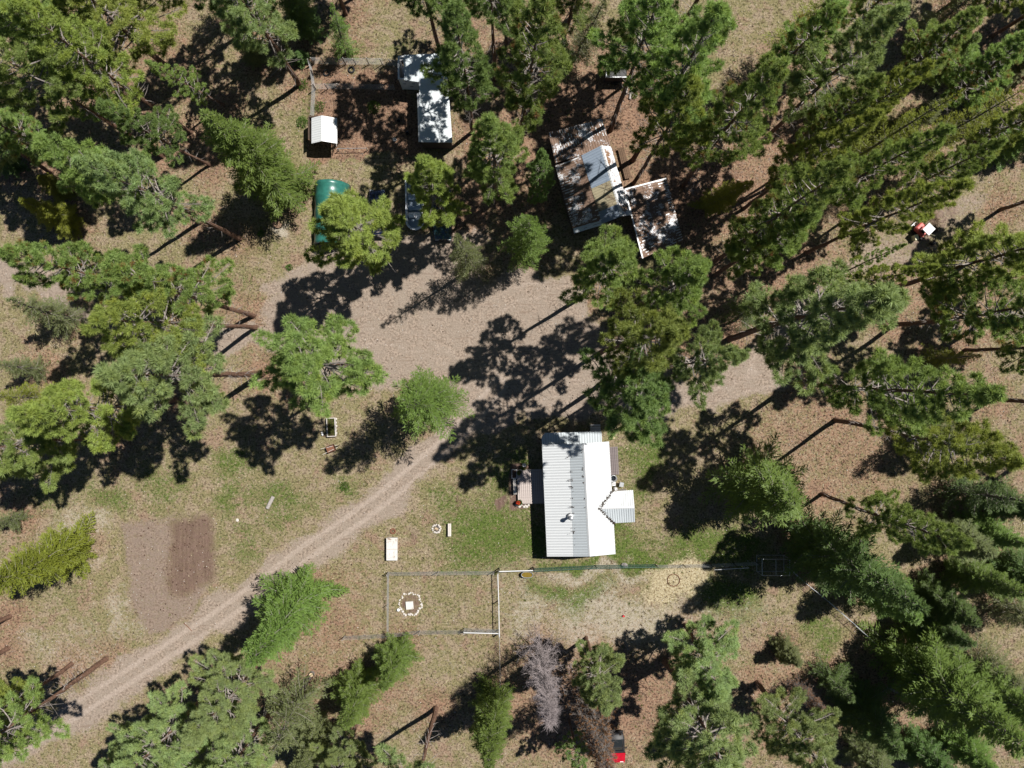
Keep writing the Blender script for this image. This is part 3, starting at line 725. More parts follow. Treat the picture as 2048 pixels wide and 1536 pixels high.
GX, GY = axis(60, 0.33, 900), axis(46, 0.33, 900)
g = link('ground', grid_mesh('ground', GX, GY)); tag(g, kind='structure')
g = link('dirt_road', grid_mesh('dirt_road', GX, GY, lambda z: z['road'] * (z['tilled'] < .2), 0.004)); tag(g, kind='structure')
g = link('lawn', grid_mesh('lawn', GX, GY, lambda z: (z['green'] > .62) * (z['road'] < .4) * 1.0, 0.004)); tag(g, kind='structure')
g = link('tilled_soil', grid_mesh('tilled_soil', GX, GY, lambda z: (z['tilled'] > .2) * 1.0, 0.008)); tag(g, kind='structure')

# ------------------------------------------------------------------ foliage meshes
def tri_mesh(name, V, F, tint, mats, smooth=False, midx=None):
    me = bpy.data.meshes.new(name)
    V = np.asarray(V, np.float32); F = np.asarray(F, np.int32)
    me.vertices.add(len(V)); me.vertices.foreach_set('co', V.reshape(-1))
    me.loops.add(F.size); me.loops.foreach_set('vertex_index', F.reshape(-1))
    me.polygons.add(len(F)); me.polygons.foreach_set('loop_start', np.arange(0, F.size, F.shape[1]))
    me.update(calc_edges=True)
    if tint is not None:
        at = me.attributes.new('tint', 'FLOAT_COLOR', 'POINT')
        c = np.ones((len(V), 4), np.float32); c[:, :3] = tint
        at.data.foreach_set('color', c.reshape(-1))
    for m in mats: me.materials.append(MAT[m])
    return me

def unit(v):
    return v / np.maximum(np.linalg.norm(v, axis=-1, keepdims=True), 1e-9)

def blades(base, d, length, width, r_, tint):
    """thin triangles from base along d"""
    n = len(base)
    side = unit(np.cross(d, unit(r_.normal(size=(n, 3))) + np.array([0.25, 0.15, 0.75])))   # needles lie mostly face up
    w = (width * 0.5)[:, None] if np.ndim(width) else width * 0.5
    v0 = base - side * w; v1 = base + side * w
    v2 = base + d * (length[:, None] if np.ndim(length) else length)
    V = np.stack([v0, v1, v2], 1).reshape(-1, 3)
    F = np.arange(n * 3).reshape(-1, 3)
    T = np.repeat(tint, 3, axis=0)
    return V, F, T

def limb_mesh(segs, trunk_pts, name, mat, n_tr=9, limb='limb_grey'):
    """segs: (p0,p1,r0,r1); trunk_pts: (p,r) list -> trunk + limbs"""
    V = []; F = []
    m = len(trunk_pts)
    for i, (p, r) in enumerate(trunk_pts):
        for k in range(n_tr):
            t = 2 * math.pi * k / n_tr
            rr = r * (1 + 0.10 * math.sin(3 * t + i))
            V.append((p[0] + rr * math.cos(t), p[1] + rr * math.sin(t), p[2]))
    for i in range(m - 1):
        for k in range(n_tr):
            F.append((i * n_tr + k, i * n_tr + (k + 1) % n_tr, (i + 1) * n_tr + (k + 1) % n_tr, (i + 1) * n_tr + k))
    for p0, p1, r0, r1 in segs:
        p0 = np.asarray(p0, float); p1 = np.asarray(p1, float)
        d = p1 - p0; l = np.linalg.norm(d)
        if l < 1e-4: continue
        d /= l
        a = np.cross(d, (0.3, 0.2, 0.93)); a /= max(np.linalg.norm(a), 1e-6); b = np.cross(d, a)
        o = len(V)
        for p, r in ((p0, r0), (p1, r1)):
            for k in range(3):
                t = 2 * math.pi * k / 3
                V.append(tuple(p + (a * math.cos(t) + b * math.sin(t)) * r))
        for k in range(3):
            F.append((o + k, o + (k + 1) % 3, o + 3 + (k + 1) % 3, o + 3 + k))
    me = bpy.data.meshes.new(name)
    me.from_pydata(V, [], F)
    me.materials.append(MAT[mat]); me.materials.append(MAT[limb])
    k = (m - 1) * n_tr
    me.polygons.foreach_set('material_index', [0] * k + [1] * (len(F) - k))
    me.update()
    return me

HT = 26.0
def trunk_line(seed, Ht, r0, bend=0.25, base_flare=1.2):
    r_ = random.Random(seed)
    ax, ay = r_.uniform(-bend, bend), r_.uniform(-bend, bend)
    pts = []
    for i in range(13):
        u = i / 12
        x = ax * math.sin(u * math.pi) + 0.05 * r_.uniform(-1, 1) * (u > 0) * (u < 1)
        y = ay * math.sin(u * math.pi) + 0.05 * r_.uniform(-1, 1) * (u > 0) * (u < 1)
        r = r0 * ((1 - u) ** 0.8) + 0.012
        if i == 0: r *= base_flare
        pts.append(((x, y, u * Ht - (0.15 if i == 0 else 0)), r))
    pts.insert(1, ((pts[0][0][0], pts[0][0][1], 0.9), r0 * 1.0))
    return pts

def trunk_at(pts, z):
    for (p, r), (q, s) in zip(pts[:-1], pts[1:]):
        if z <= q[2]:
            t = (z - p[2]) / max(q[2] - p[2], 1e-6)
            return np.array([p[0] + (q[0] - p[0]) * t, p[1] + (q[1] - p[1]) * t, z]), r + (s - r) * t
    return np.array(pts[-1][0]), pts[-1][1]

def make_pine(seed, f0, nb, R=3.0, dens=1.0, top_pow=0.7, Ht=HT, dead=0, name='pine'):
    """ponderosa: bare lower trunk with dead stubs, open crown of round needle tufts at the ends of up-curving limbs"""
    r_ = np.random.default_rng(seed)
    tp = trunk_line(seed, Ht, 0.215)
    segs = []; tc = []; td = []; tb = []
    ga = r_.uniform(0, 6.28)
    # sectors that are thin give an uneven outline
    ph = r_.uniform(0, 6.28, 4)
    for i in range(nb):
        u = (i + r_.uniform(0, 1)) / nb
        z = Ht * (f0 + (0.985 - f0) * u)
        prof = min(1.0, (u / 0.28 + 0.35)) * (1 - u) ** top_pow * 1.12 + 0.09
        az = ga + i * 2.39996 + r_.normal(0, 0.35)
        lob = 0.82 + 0.22 * math.sin(2 * az + ph[0] + u * 5) + 0.18 * math.sin(3 * az + ph[1] - u * 9)
        L = R * prof * lob * r_.uniform(0.72, 1.12)
        if r_.random() < 0.06: L *= 1.25
        el = math.radians(-14 + 48 * u + r_.normal(0, 9))
        p0, rr = trunk_at(tp, z)
        pts = [p0]; dirs = []
        nseg = 4
        e = el
        a = az
        for k in range(nseg):
            d = np.array([math.cos(a) * math.cos(e), math.sin(a) * math.cos(e), math.sin(e)])
            dirs.append(d)
            pts.append(pts[-1] + d * L / nseg)
            e += math.radians(r_.uniform(2, 13)); a += r_.normal(0, 0.12)
        r0 = 0.018 + 0.016 * L
        for k in range(nseg):
            segs.append((pts[k], pts[k + 1], r0 * (1 - k / nseg * 0.8), r0 * (1 - (k + 1) / nseg * 0.8)))
        br = r_.random()
        nt = int((2.5 + 4.3 * L) * dens)
        for k in range(nt):
            t = 0.34 + 0.66 * math.sqrt((k + r_.random()) / nt)
            t = min(t, 0.999); s = int(t * nseg); f = t * nseg - s
            q = pts[s] + (pts[s + 1] - pts[s]) * f
            d = dirs[s]
            sd = np.cross(d, (0, 0, 1)); sd /= max(np.linalg.norm(sd), 1e-6)
            sgn = 1 if k % 2 else -1
            tw = d * r_.uniform(0.3, 0.8) + sd * sgn * r_.uniform(0.4, 1.0) + np.array([0, 0, r_.uniform(-0.05, 0.55)])
            tw /= np.linalg.norm(tw)
            l = (0.15 + 0.30 * L * (1.15 - t)) * r_.uniform(0.5, 1.2)
            c = q + tw * l
            segs.append((q, c, 0.012, 0.006))
            tc.append(c); td.append(tw); tb.append((br, t))
            if l > 0.55:
                tc.append(q + tw * l * 0.55); td.append(tw); tb.append((br, t * 0.9))
        tc.append(pts[-1]); td.append(dirs[-1]); tb.append((br, 1.0))
    for k in range(14):   # leader
        tc.append(np.array([tp[-1][0][0], tp[-1][0][1], Ht - 0.09 * k]) + r_.normal(0, 0.07, 3)); td.append(np.array([r_.normal(0, .4), r_.normal(0, .4), 1.0])); tb.append((0.8, 1))
    # dead stubs on the bare trunk
    for k in range(int(26 * f0 / 0.4)):
        z = Ht * f0 * r_.uniform(0.25, 1.05)
        p0, rr = trunk_at(tp, z); az = r_.uniform(0, 6.28)
        l = r_.uniform(0.3, 1.5) * (0.4 + z / (Ht * f0))
        d = np.array([math.cos(az), math.sin(az), r_.uniform(-0.35, 0.15)])
        m = p0 + d * l * 0.6
        segs.append((p0, m, 0.028, 0.016)); segs.append((m, m + (d + np.array([0, 0, .25])) * l * 0.4, 0.016, 0.005))
        if r_.random() < 0.5:
            segs.append((m, m + (d + r_.normal(0, .6, 3)) * l * 0.3, 0.012, 0.004))
    tc = np.array(tc); td = unit(np.array(td)); tb = np.array(tb)
    nn = 44
    n = len(tc)
    C = np.repeat(tc, nn, 0); D = np.repeat(td, nn, 0)
    rv = unit(r_.normal(size=(n * nn, 3)))
    nd = unit(D * 0.42 + rv * 1.0 + np.array([0, 0, 0.22]))
    size = np.repeat(r_.uniform(0.25, 0.37, n), nn)
    Ln = size * r_.uniform(0.8, 1.15, n * nn)
    B = C - nd * 0.01 + rv * 0.03
    tint = np.zeros((n, 3))
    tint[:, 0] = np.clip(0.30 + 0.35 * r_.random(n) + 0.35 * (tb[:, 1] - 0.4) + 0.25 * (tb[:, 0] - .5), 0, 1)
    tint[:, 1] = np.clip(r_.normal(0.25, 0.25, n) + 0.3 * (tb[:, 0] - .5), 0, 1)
    tint[:, 2] = r_.random(n) if dead else 0
    Tt = np.repeat(tint, nn, 0)
    Tt[:, 0] = np.clip(Tt[:, 0] + r_.normal(0, .10, n * nn), 0, 1)
    V, F, T = blades(B, nd, Ln, 0.048, r_, Tt)
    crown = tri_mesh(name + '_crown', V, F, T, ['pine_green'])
    trunk = limb_mesh(segs, tp, name + '_trunk', 'bark_red')
    return trunk, crown

def make_fir(seed, nb=150, R=3.0, Ht=HT, f0=0.04, dens=1.0, power=0.85, sparse=0.0, name='fir', bmat='bark_grey', up=0.0):
    """fir: tiers of flat feathery fronds, drooping below and rising above"""
    r_ = np.random.default_rng(seed)
    tp = trunk_line(seed, Ht, 0.20, 0.12)
    segs = []; B = []; D = []; Lb = []; T = []; Wd = []
    ga = r_.uniform(0, 6.28); ph = r_.uniform(0, 6.28, 3)
    for i in range(nb):
        u = ((i + r_.uniform(0, 1)) / nb) ** 0.9
        z = Ht * (f0 + (0.985 - f0) * u)
        az = ga + i * 2.39996 + r_.normal(0, 0.3)
        lob = 0.88 + 0.15 * math.sin(2 * az + ph[0] + u * 7) + 0.12 * math.sin(5 * az + ph[1] - u * 11)
        prof = min(1, u / 0.08 + 0.6) * (1 - u) ** power + 0.05
        L = R * prof * lob * r_.uniform(0.72, 1.15)
        if r_.random() < sparse: continue
        el = math.radians(-20 + 50 * u + up + r_.normal(0, 7))
        p0, rr = trunk_at(tp, z)
        nseg = 3; pts = [p0]; dirs = []; e = el; a = az
        for k in range(nseg):
            d = np.array([math.cos(a) * math.cos(e), math.sin(a) * math.cos(e), math.sin(e)])
            dirs.append(d); pts.append(pts[-1] + d * L / nseg); e += math.radians(r_.uniform(0, 13)); a += r_.normal(0, 0.08)
        r0 = 0.014 + 0.012 * L
        for k in range(nseg):
            segs.append((pts[k], pts[k + 1], r0 * (1 - k / nseg * 0.85), r0 * (1 - (k + 1) / nseg * 0.85)))
        bt = r_.random()
        nl = max(4, int(12.5 * L * dens))
        for k in range(nl):
            t = 0.12 + 0.87 * (k + r_.random()) / nl
            s = min(int(t * nseg), nseg - 1); f = t * nseg - s
            q = pts[s] + (pts[s + 1] - pts[s]) * f
            d = dirs[s]
            sd = np.cross(d, (0, 0, 1)); sd /= max(np.linalg.norm(sd), 1e-6)
            for sg in (-1, 1):
                ang = math.radians(r_.uniform(38, 68))
                bd = d * math.cos(ang) + sd * sg * math.sin(ang) + np.array([0, 0, r_.uniform(-0.25, 0.22)])
                bd /= np.linalg.norm(bd)
                lb = min(0.20 + 0.42 * L * (1.05 - t), 1.0) * r_.uniform(0.6, 1.1)
                m = max(2, int(lb / 0.13))
                for j in range(m):
                    b0 = q + bd * lb * (j / m)
                    nd = bd + sd * r_.uniform(-.7, .7) + d * r_.uniform(-.1, .7) + np.array([0, 0, r_.uniform(-.1, .45)])
                    B.append(b0); D.append(nd); Lb.append(r_.uniform(0.17, 0.30)); Wd.append(r_.uniform(0.055, 0.10))
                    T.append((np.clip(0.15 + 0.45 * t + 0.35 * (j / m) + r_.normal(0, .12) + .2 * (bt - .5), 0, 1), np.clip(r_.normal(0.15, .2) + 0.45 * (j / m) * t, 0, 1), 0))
        for j in range(5):
            B.append(pts[-1] - dirs[-1] * 0.06 * j); D.append(dirs[-1] + r_.normal(0, .5, 3)); Lb.append(.25); Wd.append(.07); T.append((.9, .5, 0))
    for k in range(20):
        B.append(np.array([tp[-1][0][0], tp[-1][0][1], Ht - 0.07 * k])); D.append(np.array([r_.normal(0, .7), r_.normal(0, .7), .8])); Lb.append(.25); Wd.append(.06); T.append((.8, .4, 0))
    V, F, TT = blades(np.array(B), unit(np.array(D)), np.array(Lb), np.array(Wd), r_, np.array(T))
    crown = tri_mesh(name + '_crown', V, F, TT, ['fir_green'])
    trunk = limb_mesh(segs, tp, name + '_trunk', bmat)
    return trunk, crown

def make_dead(seed, nb=150, R=2.4, Ht=HT, tufts=0.0, f0=0.05, name='dead'):
    r_ = np.random.default_rng(seed)
    tp = trunk_line(seed, Ht, 0.22, 0.15)
    segs = []; B = []; D = []; T = []
    for i in range(nb):
        u = (i + r_.random()) / nb; z = Ht * (f0 + (0.98 - f0) * u)
        az = i * 2.39996 + r_.normal(0, .3)
        L = R * ((1 - u) ** 0.7 + 0.06) * r_.uniform(.6, 1.15)
        el = math.radians(-22 + 50 * u + r_.normal(0, 10))
        p, rr = trunk_at(tp, z); e = el; a = az
        for k in range(4):
            d = np.array([math.cos(a) * math.cos(e), math.sin(a) * math.cos(e), math.sin(e)])
            q = p + d * L / 4
            segs.append((p, q, 0.030 * (1 - k * .2), 0.030 * (.8 - k * .2)))
            for j in range(4):
                s0 = p + (q - p) * r_.random()
                td_ = unit(d + r_.normal(0, .75, 3)); l = r_.uniform(.2, .75) * (1.1 - k * .15)
                m_ = s0 + td_ * l
                segs.append((s0, m_, 0.013, 0.005))
                for _ in range(2):
                    segs.append((s0 + td_ * l * r_.uniform(.3, .8), m_ + r_.normal(0, .18, 3), 0.008, 0.004))
                if r_.random() < tufts:
                    for _ in range(12):
                        B.append(m_); D.append(td_ + r_.normal(0, .8, 3)); T.append((r_.random(), r_.random(), 0))
            p = q; e += math.radians(r_.uniform(-3, 12)); a += r_.normal(0, .2)
    trunk = limb_mesh(segs, tp, name + '_trunk', 'dead_wood', limb='dead_wood')
    crown = None
    if B:
        B = np.array(B); V, F, TT = blades(B, unit(np.array(D)), np.full(len(B), .2), np.full(len(B), .05), r_, np.array(T))
        crown = tri_mesh(name + '_crown', V, F, TT, ['needles_brown'])
    return trunk, crown

VAR = {
    'ph': [make_pine(11, .52, 78, 3.1), make_pine(12, .58, 70, 3.2, top_pow=.55), make_pine(13, .47, 84, 3.0)],
    'pm': [make_pine(21, .34, 100, 3.0), make_pine(22, .38, 92, 3.1, top_pow=.6, dead=1)],
    'pl': [make_pine(31, .16, 118, 2.8, top_pow=.8), make_pine(32, .20, 112, 2.9, top_pow=.65)],
    'ps': [make_pine(41, .30, 62, 2.6, dens=.8, top_pow=.9)],
    'f':  [make_fir(51, 175, power=.7), make_fir(52, 165, power=.6), make_fir(53, 165, power=.8)],
    'fw': [make_fir(61, 150, power=.55, f0=.18, up=6, dens=.78, sparse=.1), make_fir(62, 150, power=.5, f0=.22, up=10, dens=.75, sparse=.1)],
    'fs': [make_fir(71, 120, dens=.62, sparse=.25), make_fir(72, 110, dens=.55, sparse=.2, power=.6, f0=.2)],
    'd':  [make_dead(81, 170)],
    'r':  [make_dead(82, 150, tufts=.42)],
}

# ------------------------------------------------------------------ trees
ADJ = {'pine_green': 'green', 'pine_yellow': 'yellow-green', 'pine_blue': 'grey-green', 'pine_dark': 'dark green', 'pine_cones': 'brown-flecked green',
       'fir_green': 'bright green', 'fir_yellow': 'yellowish', 'fir_dark': 'dark green', 'fir_olive': 'thin olive', 'needles_brown': 'rust-brown', '': 'bare grey'}
LANDMARKS = [('white-roofed house', 1160, 990), ('needle-covered old cabin', 1230, 380), ('L-shaped tin-roofed shed', 860, 190), ('small white gabled shed', 648, 260),
             ('green tarp shelter', 660, 420), ('parked boat', 832, 415), ('stone fire ring', 872, 1057), ('ring of white stones', 820, 1208), ('tilled garden plot', 340, 1130),
             ('small red digger', 1838, 460), ('red vehicle', 1228, 1510), ('wire kennel', 1540, 1126), ('straw-covered pen', 1360, 1170), ('raised planter trough', 664, 852),
             ('left end of the dirt road', 60, 1480), ('top left corner', 20, 20), ('top right corner', 2030, 20), ('bottom right corner', 2030, 1516), ('left edge middle', 10, 700), ('right edge middle', 2040, 800)]
DIRS = ['right of', 'upper right of', 'above', 'upper left of', 'left of', 'lower left of', 'below', 'lower right of']
NICE = {'top left corner': 'top left corner of the picture', 'top right corner': 'top right corner of the picture', 'bottom right corner': 'bottom right corner of the picture',
        'left edge middle': 'middle of the left edge', 'right edge middle': 'middle of the right edge'}
ORD = ['nearest', 'second nearest', 'third nearest', 'fourth nearest', 'fifth nearest', 'sixth nearest', 'seventh nearest', 'eighth nearest', 'ninth nearest', 'tenth nearest']
info = []
for t in T_:
    kind, bx, by, tx, ty, r, mt = t
    cx, cy = min(max(bx * .4 + tx * .6, 0), 2048), min(max(by * .4 + ty * .6, 0), 1536)
    d, nm, lx, ly = min((math.hypot(cx - x, cy - y), n_, x, y) for n_, x, y in LANDMARKS)
    ang = math.atan2(-(cy - ly), cx - lx)
    dr = DIRS[int(round(ang / (math.pi / 4))) % 8]
    sp = 'pine' if kind[0] == 'p' else ('fir' if kind[0] == 'f' else 'dead conifer')
    info.append([d, ADJ[mt] + ' ' + sp, dr, nm])
count = {}
for q in info: count.setdefault((q[1], q[2], q[3]), []).append(q[0])
def treelabel(q):
    ds = sorted(count[(q[1], q[2], q[3])])
    o = '' if len(ds) == 1 else ', ' + ORD[min(ds.index(q[0]), 9)] + ' such'
    return '%s %s the %s%s' % (q[1], q[2], NICE.get(q[3], q[3]), o)
for n_, (t, q) in enumerate(zip(T_, info)):
    kind, bx, by, tx, ty, r, mt = t
    rb = math.hypot(bx - CX, by - CY); rt = math.hypot(tx - CX, ty - CY)
    h = min(max(H * (1 - rb / max(rt, rb + 1)), 2.0), 37.0)
    B = W(bx, by); Tp = W(tx, ty, h)
    d = Tp - B
    if d.xy.length > 0.16 * h:                      # a tree leans only a little
        d = Vector((d.x, d.y, 0)) * (0.16 * h / d.xy.length) + Vector((0, 0, h))
    rr = random.Random(n_ * 31 + 5)
    tr, cr = VAR[kind][rr.randrange(len(VAR[kind]))]
    nm = 'pine_tree' if kind[0] == 'p' else ('fir_tree' if kind[0] == 'f' else 'dead_tree')
    e = thing(nm, treelabel(q), 'tree', B, 0, {'pine_tree': 'pines standing around the clearing', 'fir_tree': 'firs standing around the clearing', 'dead_tree': 'dead trees'}[nm])
    e.rotation_mode = 'QUATERNION'
    e.rotation_quaternion = Vector((0, 0, 1)).rotation_difference(d.normalized()) @ Quaternion((0, 0, 1), rr.uniform(0, 6.283))
    e.scale = (r / 3.0, r / 3.0, d.length / HT)
    o = link('trunk', tr, e)
    if kind[0] == 'r':
        for sl in o.material_slots: sl.link = 'OBJECT'; sl.material = MAT['bark_grey']
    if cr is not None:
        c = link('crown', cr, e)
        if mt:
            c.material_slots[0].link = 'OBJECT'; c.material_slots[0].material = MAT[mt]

def bare_ribs(t, e0, e1, period, n, seed, bias=2.0, side=0.0):
    """short lengths of clean rib standing out of the litter; more of them towards the low edge"""
    r_ = random.Random(seed); b = MB()
    L_ = (e0[1] - e0[0]).length; k = int(round(L_ / period))
    nrm = (e0[1] - e0[0]).cross(e1[1] - e0[0]).normalized()
    if nrm.z < 0: nrm = -nrm
    cl = [(r_.random(), 1 - r_.random() ** bias) for _ in range(7)]
    for _ in range(n):
        c = cl[r_.randrange(7)]
        a = min(max(r_.gauss(c[0], .12), .01), .99); f = min(max(r_.gauss(c[1], .13), .03), .97)
        if r_.random() < side: f = 1 - abs(r_.gauss(0, .04))
        a = (int(a * k) + .5) / k
        p, q = lerp(e0[0], e0[1], a), lerp(e1[0], e1[1], a)
        d = (q - p); l = r_.uniform(.10, .45) / d.length
        x0, x1 = p + d * max(0, f - l / 2), p + d * min(1, f + l / 2)
        s = (e0[1] - e0[0]).normalized() * r_.uniform(.02, .055); u = nrm * .052
        b.add([x0 - s + u, x1 - s + u, x1 + s + u, x0 + s + u, x0 - s, x1 - s, x1 + s, x0 + s], [(0, 1, 2, 3), (0, 4, 5, 1), (1, 5, 6, 2), (2, 6, 7, 3), (3, 7, 4, 0)])
    o = b.build('bare_rib', 'metal_white', t, local=False); o['kind'] = 'stuff'

# ------------------------------------------------------------------ main house
def house():
    o = W(1150, 1000)
    t = thing('house', 'house with long white ribbed metal roof and small east gable beside lawn', 'house', o)
    LEt, LEb = W(1084, 890, 2.7), W(1094, 1113, 2.7)
    SMt, SMb = W(1141, 888, 3.65), W(1149, 1113, 3.65)
    RIt, RIb = W(1168, 887, 4.5), W(1180, 1113, 4.5)
    REt, REb = W(1218, 883, 3.3), W(1231, 1108, 3.3)
    up = Vector((0, 0, 0.02))
    r1 = ribbed((SMt, SMb), (LEt, LEb), 0.27, 0.045, frac=0.42, seed=2).sheet('roof_white', t)
    r2 = ribbed((RIt, RIb), (SMt + up + (LEt - SMt) * .03, SMb + up + (LEb - SMb) * .03), 0.27, 0.045, frac=0.42, seed=3).sheet('roof_blue_white', t)
    r3 = ribbed((RIt, RIb), (REt, REb), 0.27, 0.045, frac=0.42, seed=4).sheet('roof_white', t)
    b = MB(); off = (REt - RIt).normalized(); of2 = (SMt - RIt).normalized()
    for p, q in ((RIt, RIb),):
        u = Vector((0, 0, .055))
        b.add([p + u, q + u, q + off * .2 + u * .6, p + off * .2 + u * .6, p + of2 * .2 + u * .6, q + of2 * .2 + u * .6], [(0, 1, 2, 3), (1, 0, 4, 5)])
    b.build('ridge_cap', 'metal_white', t, local=False)
    # lean-to roof on the north end
    e0 = [(0.0, W(1084, 890.5, 2.62)), (1.0, W(1204, 885, 3.05))]
    e1 = [(0.0, W(1083, 874, 2.42)), (0.06, W(1090, 866, 2.36)), (1.0, W(1203, 863, 2.5))]
    ribbed(e0, e1, 0.26, 0.045, frac=0.42, seed=5).sheet('roof_blue_white', t)
    # small gable to the east
    A, Bq = W(1199, 1017, 3.95), W(1269, 1015, 3.95)
    nv, ne = W(1226, 983, 3.38), W(1266, 980, 3.0)
    sv, se = W(1228, 1046, 3.38), W(1270, 1044, 3.0)
    ribbed([(0, A), (1, Bq)], [(0, A), (0.38, nv), (1, ne)], 0.26, 0.045, frac=0.42).sheet('roof_white', t)
    ribbed([(0, A), (1, Bq)], [(0, A), (0.38, sv), (1, se)], 0.26, 0.045, frac=0.42).sheet('roof_blue_white', t)
    b = MB(); u = Vector((0, 0, .05)); dn = (ne - Bq).normalized() * .16; ds = (se - Bq).normalized() * .16
    b.add([A + u, Bq + u, Bq + dn + u * .6, A + dn + u * .6, A + ds + u * .6, Bq + ds + u * .6], [(0, 1, 2, 3), (1, 0, 4, 5)])
    b.build('ridge_cap', 'metal_white', t, local=False)
    # walls
    ins = .35
    ax = (LEb - LEt).normalized(); rt = Vector((-ax.y, ax.x, 0)); rt = rt if rt.x > 0 else -rt
    def sec(l, s, r, e_, k):
        pts = []
        for p, dx in ((l, ins), (s, 0), (r, 0), (e_, -ins)):
            q = p + ax * k + rt * dx
            pts.append(q)
        return pts
    S1, S2 = sec(LEt, SMt, RIt, REt, ins), sec(LEb, SMb, RIb, REb, -ins)
    V = []; F = []
    for S in (S1, S2):
        V += [Vector((S[0].x, S[0].y, -.02))] + [p - Vector((0, 0, .12)) for p in S] + [Vector((S[3].x, S[3].y, -.02))]
    F = [(0, 1, 2, 3, 4, 5), (11, 10, 9, 8, 7, 6)] + [(k, k + 6, (k + 1) % 6 + 6, (k + 1) % 6) for k in range(6)]
    MB().add(V, F).build('wall', 'siding', t, local=False)
    b = MB(); p = [W(1090, 888), W(1201, 884), W(1200, 869), W(1092, 872)]
    b.prism([W(1093, 890), W(1197, 885), W(1197, 873), W(1093, 877)], -.02, [2.5, 2.85, 2.45, 2.35]); b.build('wall', 'siding', t, local=False)
    b = MB(); b.prism([W(1216, 1027), W(1252, 1026), W(1252, 978), W(1216, 979)], -.02, [2.9, 2.9, 2.9, 2.9]); b.build('wall', 'siding', t, local=False)
    # openings in the walls under the eaves
    def opening(name, c, sx, sz, m):
        MB().box(c, (0.08, sx, sz)).build(name, m, t, local=False)
    wx = W(1084, 960, 2.7).x + ins + .10
    for yy in (905, 1050, 1090):
        opening('window', (wx + (yy - 890) * .0021 - .12, W(0, yy).y, 1.5), 1.1, 1.0, 'glass_dark')
    opening('door', (wx + .06, W(0, 985).y, 1.45), 0.95, 2.0, 'wood_brown')
    # flue pipe with cap on the west slope
    c = W(1141, 1033, 3.75)
    f = MB().lathe((c.x, c.y, c.z - .25), [(.13, 0), (.13, 1.15)], 14).build('flue_pipe', 'metal_galv', t, True, local=False)
    cap = MB().lathe((c.x, c.y, c.z + .86), [(.13, 0), (.20, .02), (.21, .14), (.10, .2)], 16)
    l = t.location; cap.v = [(p[0] - l[0], p[1] - l[1], p[2] - l[2]) for p in cap.v]; cap.build('flue_cap', 'metal_galv', f, True)
    fl = MB().lathe((c.x, c.y, c.z - .12), [(.34, 0), (.16, .22)], 14); fl.v = [(p[0] - l[0], p[1] - l[1], p[2] - l[2]) for p in fl.v]; fl.build('flashing', 'metal_white', f, True)
    # needle drifts caught along the laps and valleys
    r_ = random.Random(3); b = MB()
    def drift(p, k, sx, sy):
        for _ in range(k):
            q = p + Vector((r_.gauss(0, sx), r_.gauss(0, sy), 0))
            a = r_.uniform(0, 6.28); l_ = r_.uniform(.05, .14)
            b.box((q.x, q.y, q.z + .05), (l_, .035, .03), a)
    for i in range(16):
        tt = i / 15
        if r_.random() < .75: drift(lerp(A, nv, tt) + Vector((-.02, 0, .02)), 9, .10, .08)
        if r_.random() < .75: drift(lerp(A, sv, tt) + Vector((-.02, 0, .02)), 7, .08, .06)
    for i in range(22):
        tt = r_.random() ** .8
        drift(lerp(SMt, SMb, tt) + Vector((r_.uniform(-.1, .5), 0, .06 + 0)), r_.randrange(3, 9), .18, .03)
    for i in range(9):
        drift(lerp(RIt, RIb, r_.random()) + of2 * r_.uniform(.22, .3), r_.randrange(2, 6), .03, .08)
    ob = b.build('needle_drift', 'cone_brown', t, local=False); ob['kind'] = 'stuff'
house()

# decks and things around the house
def deck(name, label, p00, p10, p01, n, h, m, gap=.02, along='y', frame='wood_brown', group=None):
    """planks run from p00 towards p01; laid side by side towards p10"""
    o = (p00 + p10 + p01 + (p10 + p01 - p00)) / 4
    t = thing(name, label, 'deck', (o.x, o.y, 0))
    ex = (p10 - p00) / n; ey = p01 - p00
    ang = math.atan2(ey.y, ey.x) - math.pi / 2
    w = ex.length - gap
    me = MB().bbox((0, 0, 0), (w, ey.length, .04), .008).mesh('plank', m)
    for k in range(n):
        c = p00 + ex * (k + .5) + ey / 2
        q = link('plank', me, t); q.location = (c.x - o.x, c.y - o.y, h - .02); q.rotation_euler = (0, 0, ang)
    b = MB()
    for f in (.06, .5, .94):
        c = p00 + ey * f + ex * n / 2
        b.box((c.x - o.x, c.y - o.y, h - .12), ((ex * n).length - .06, .08, .16), ang)
    b.build('joist', frame, t)
    for fx in (.04, .96):
        for fy in (.05, .95):
            c = p00 + ex * n * fx + ey * fy
            MB().box((c.x - o.x, c.y - o.y, (h - .2) / 2), (.1, .1, h - .2), ang).build('post', frame, t)
    return t
deck('wooden_deck', 'grey-brown plank deck on the west side of the white-roofed house', W(1033.5, 938), W(1094, 937), W(1036, 1006.5), 15, .42, 'wood_deck')
deck('wooden_deck', 'narrow dark plank deck against the east wall of the white-roofed house', W(1213, 893), W(1234, 892), W(1216, 949), 6, .5, 'wood_deck_dark')

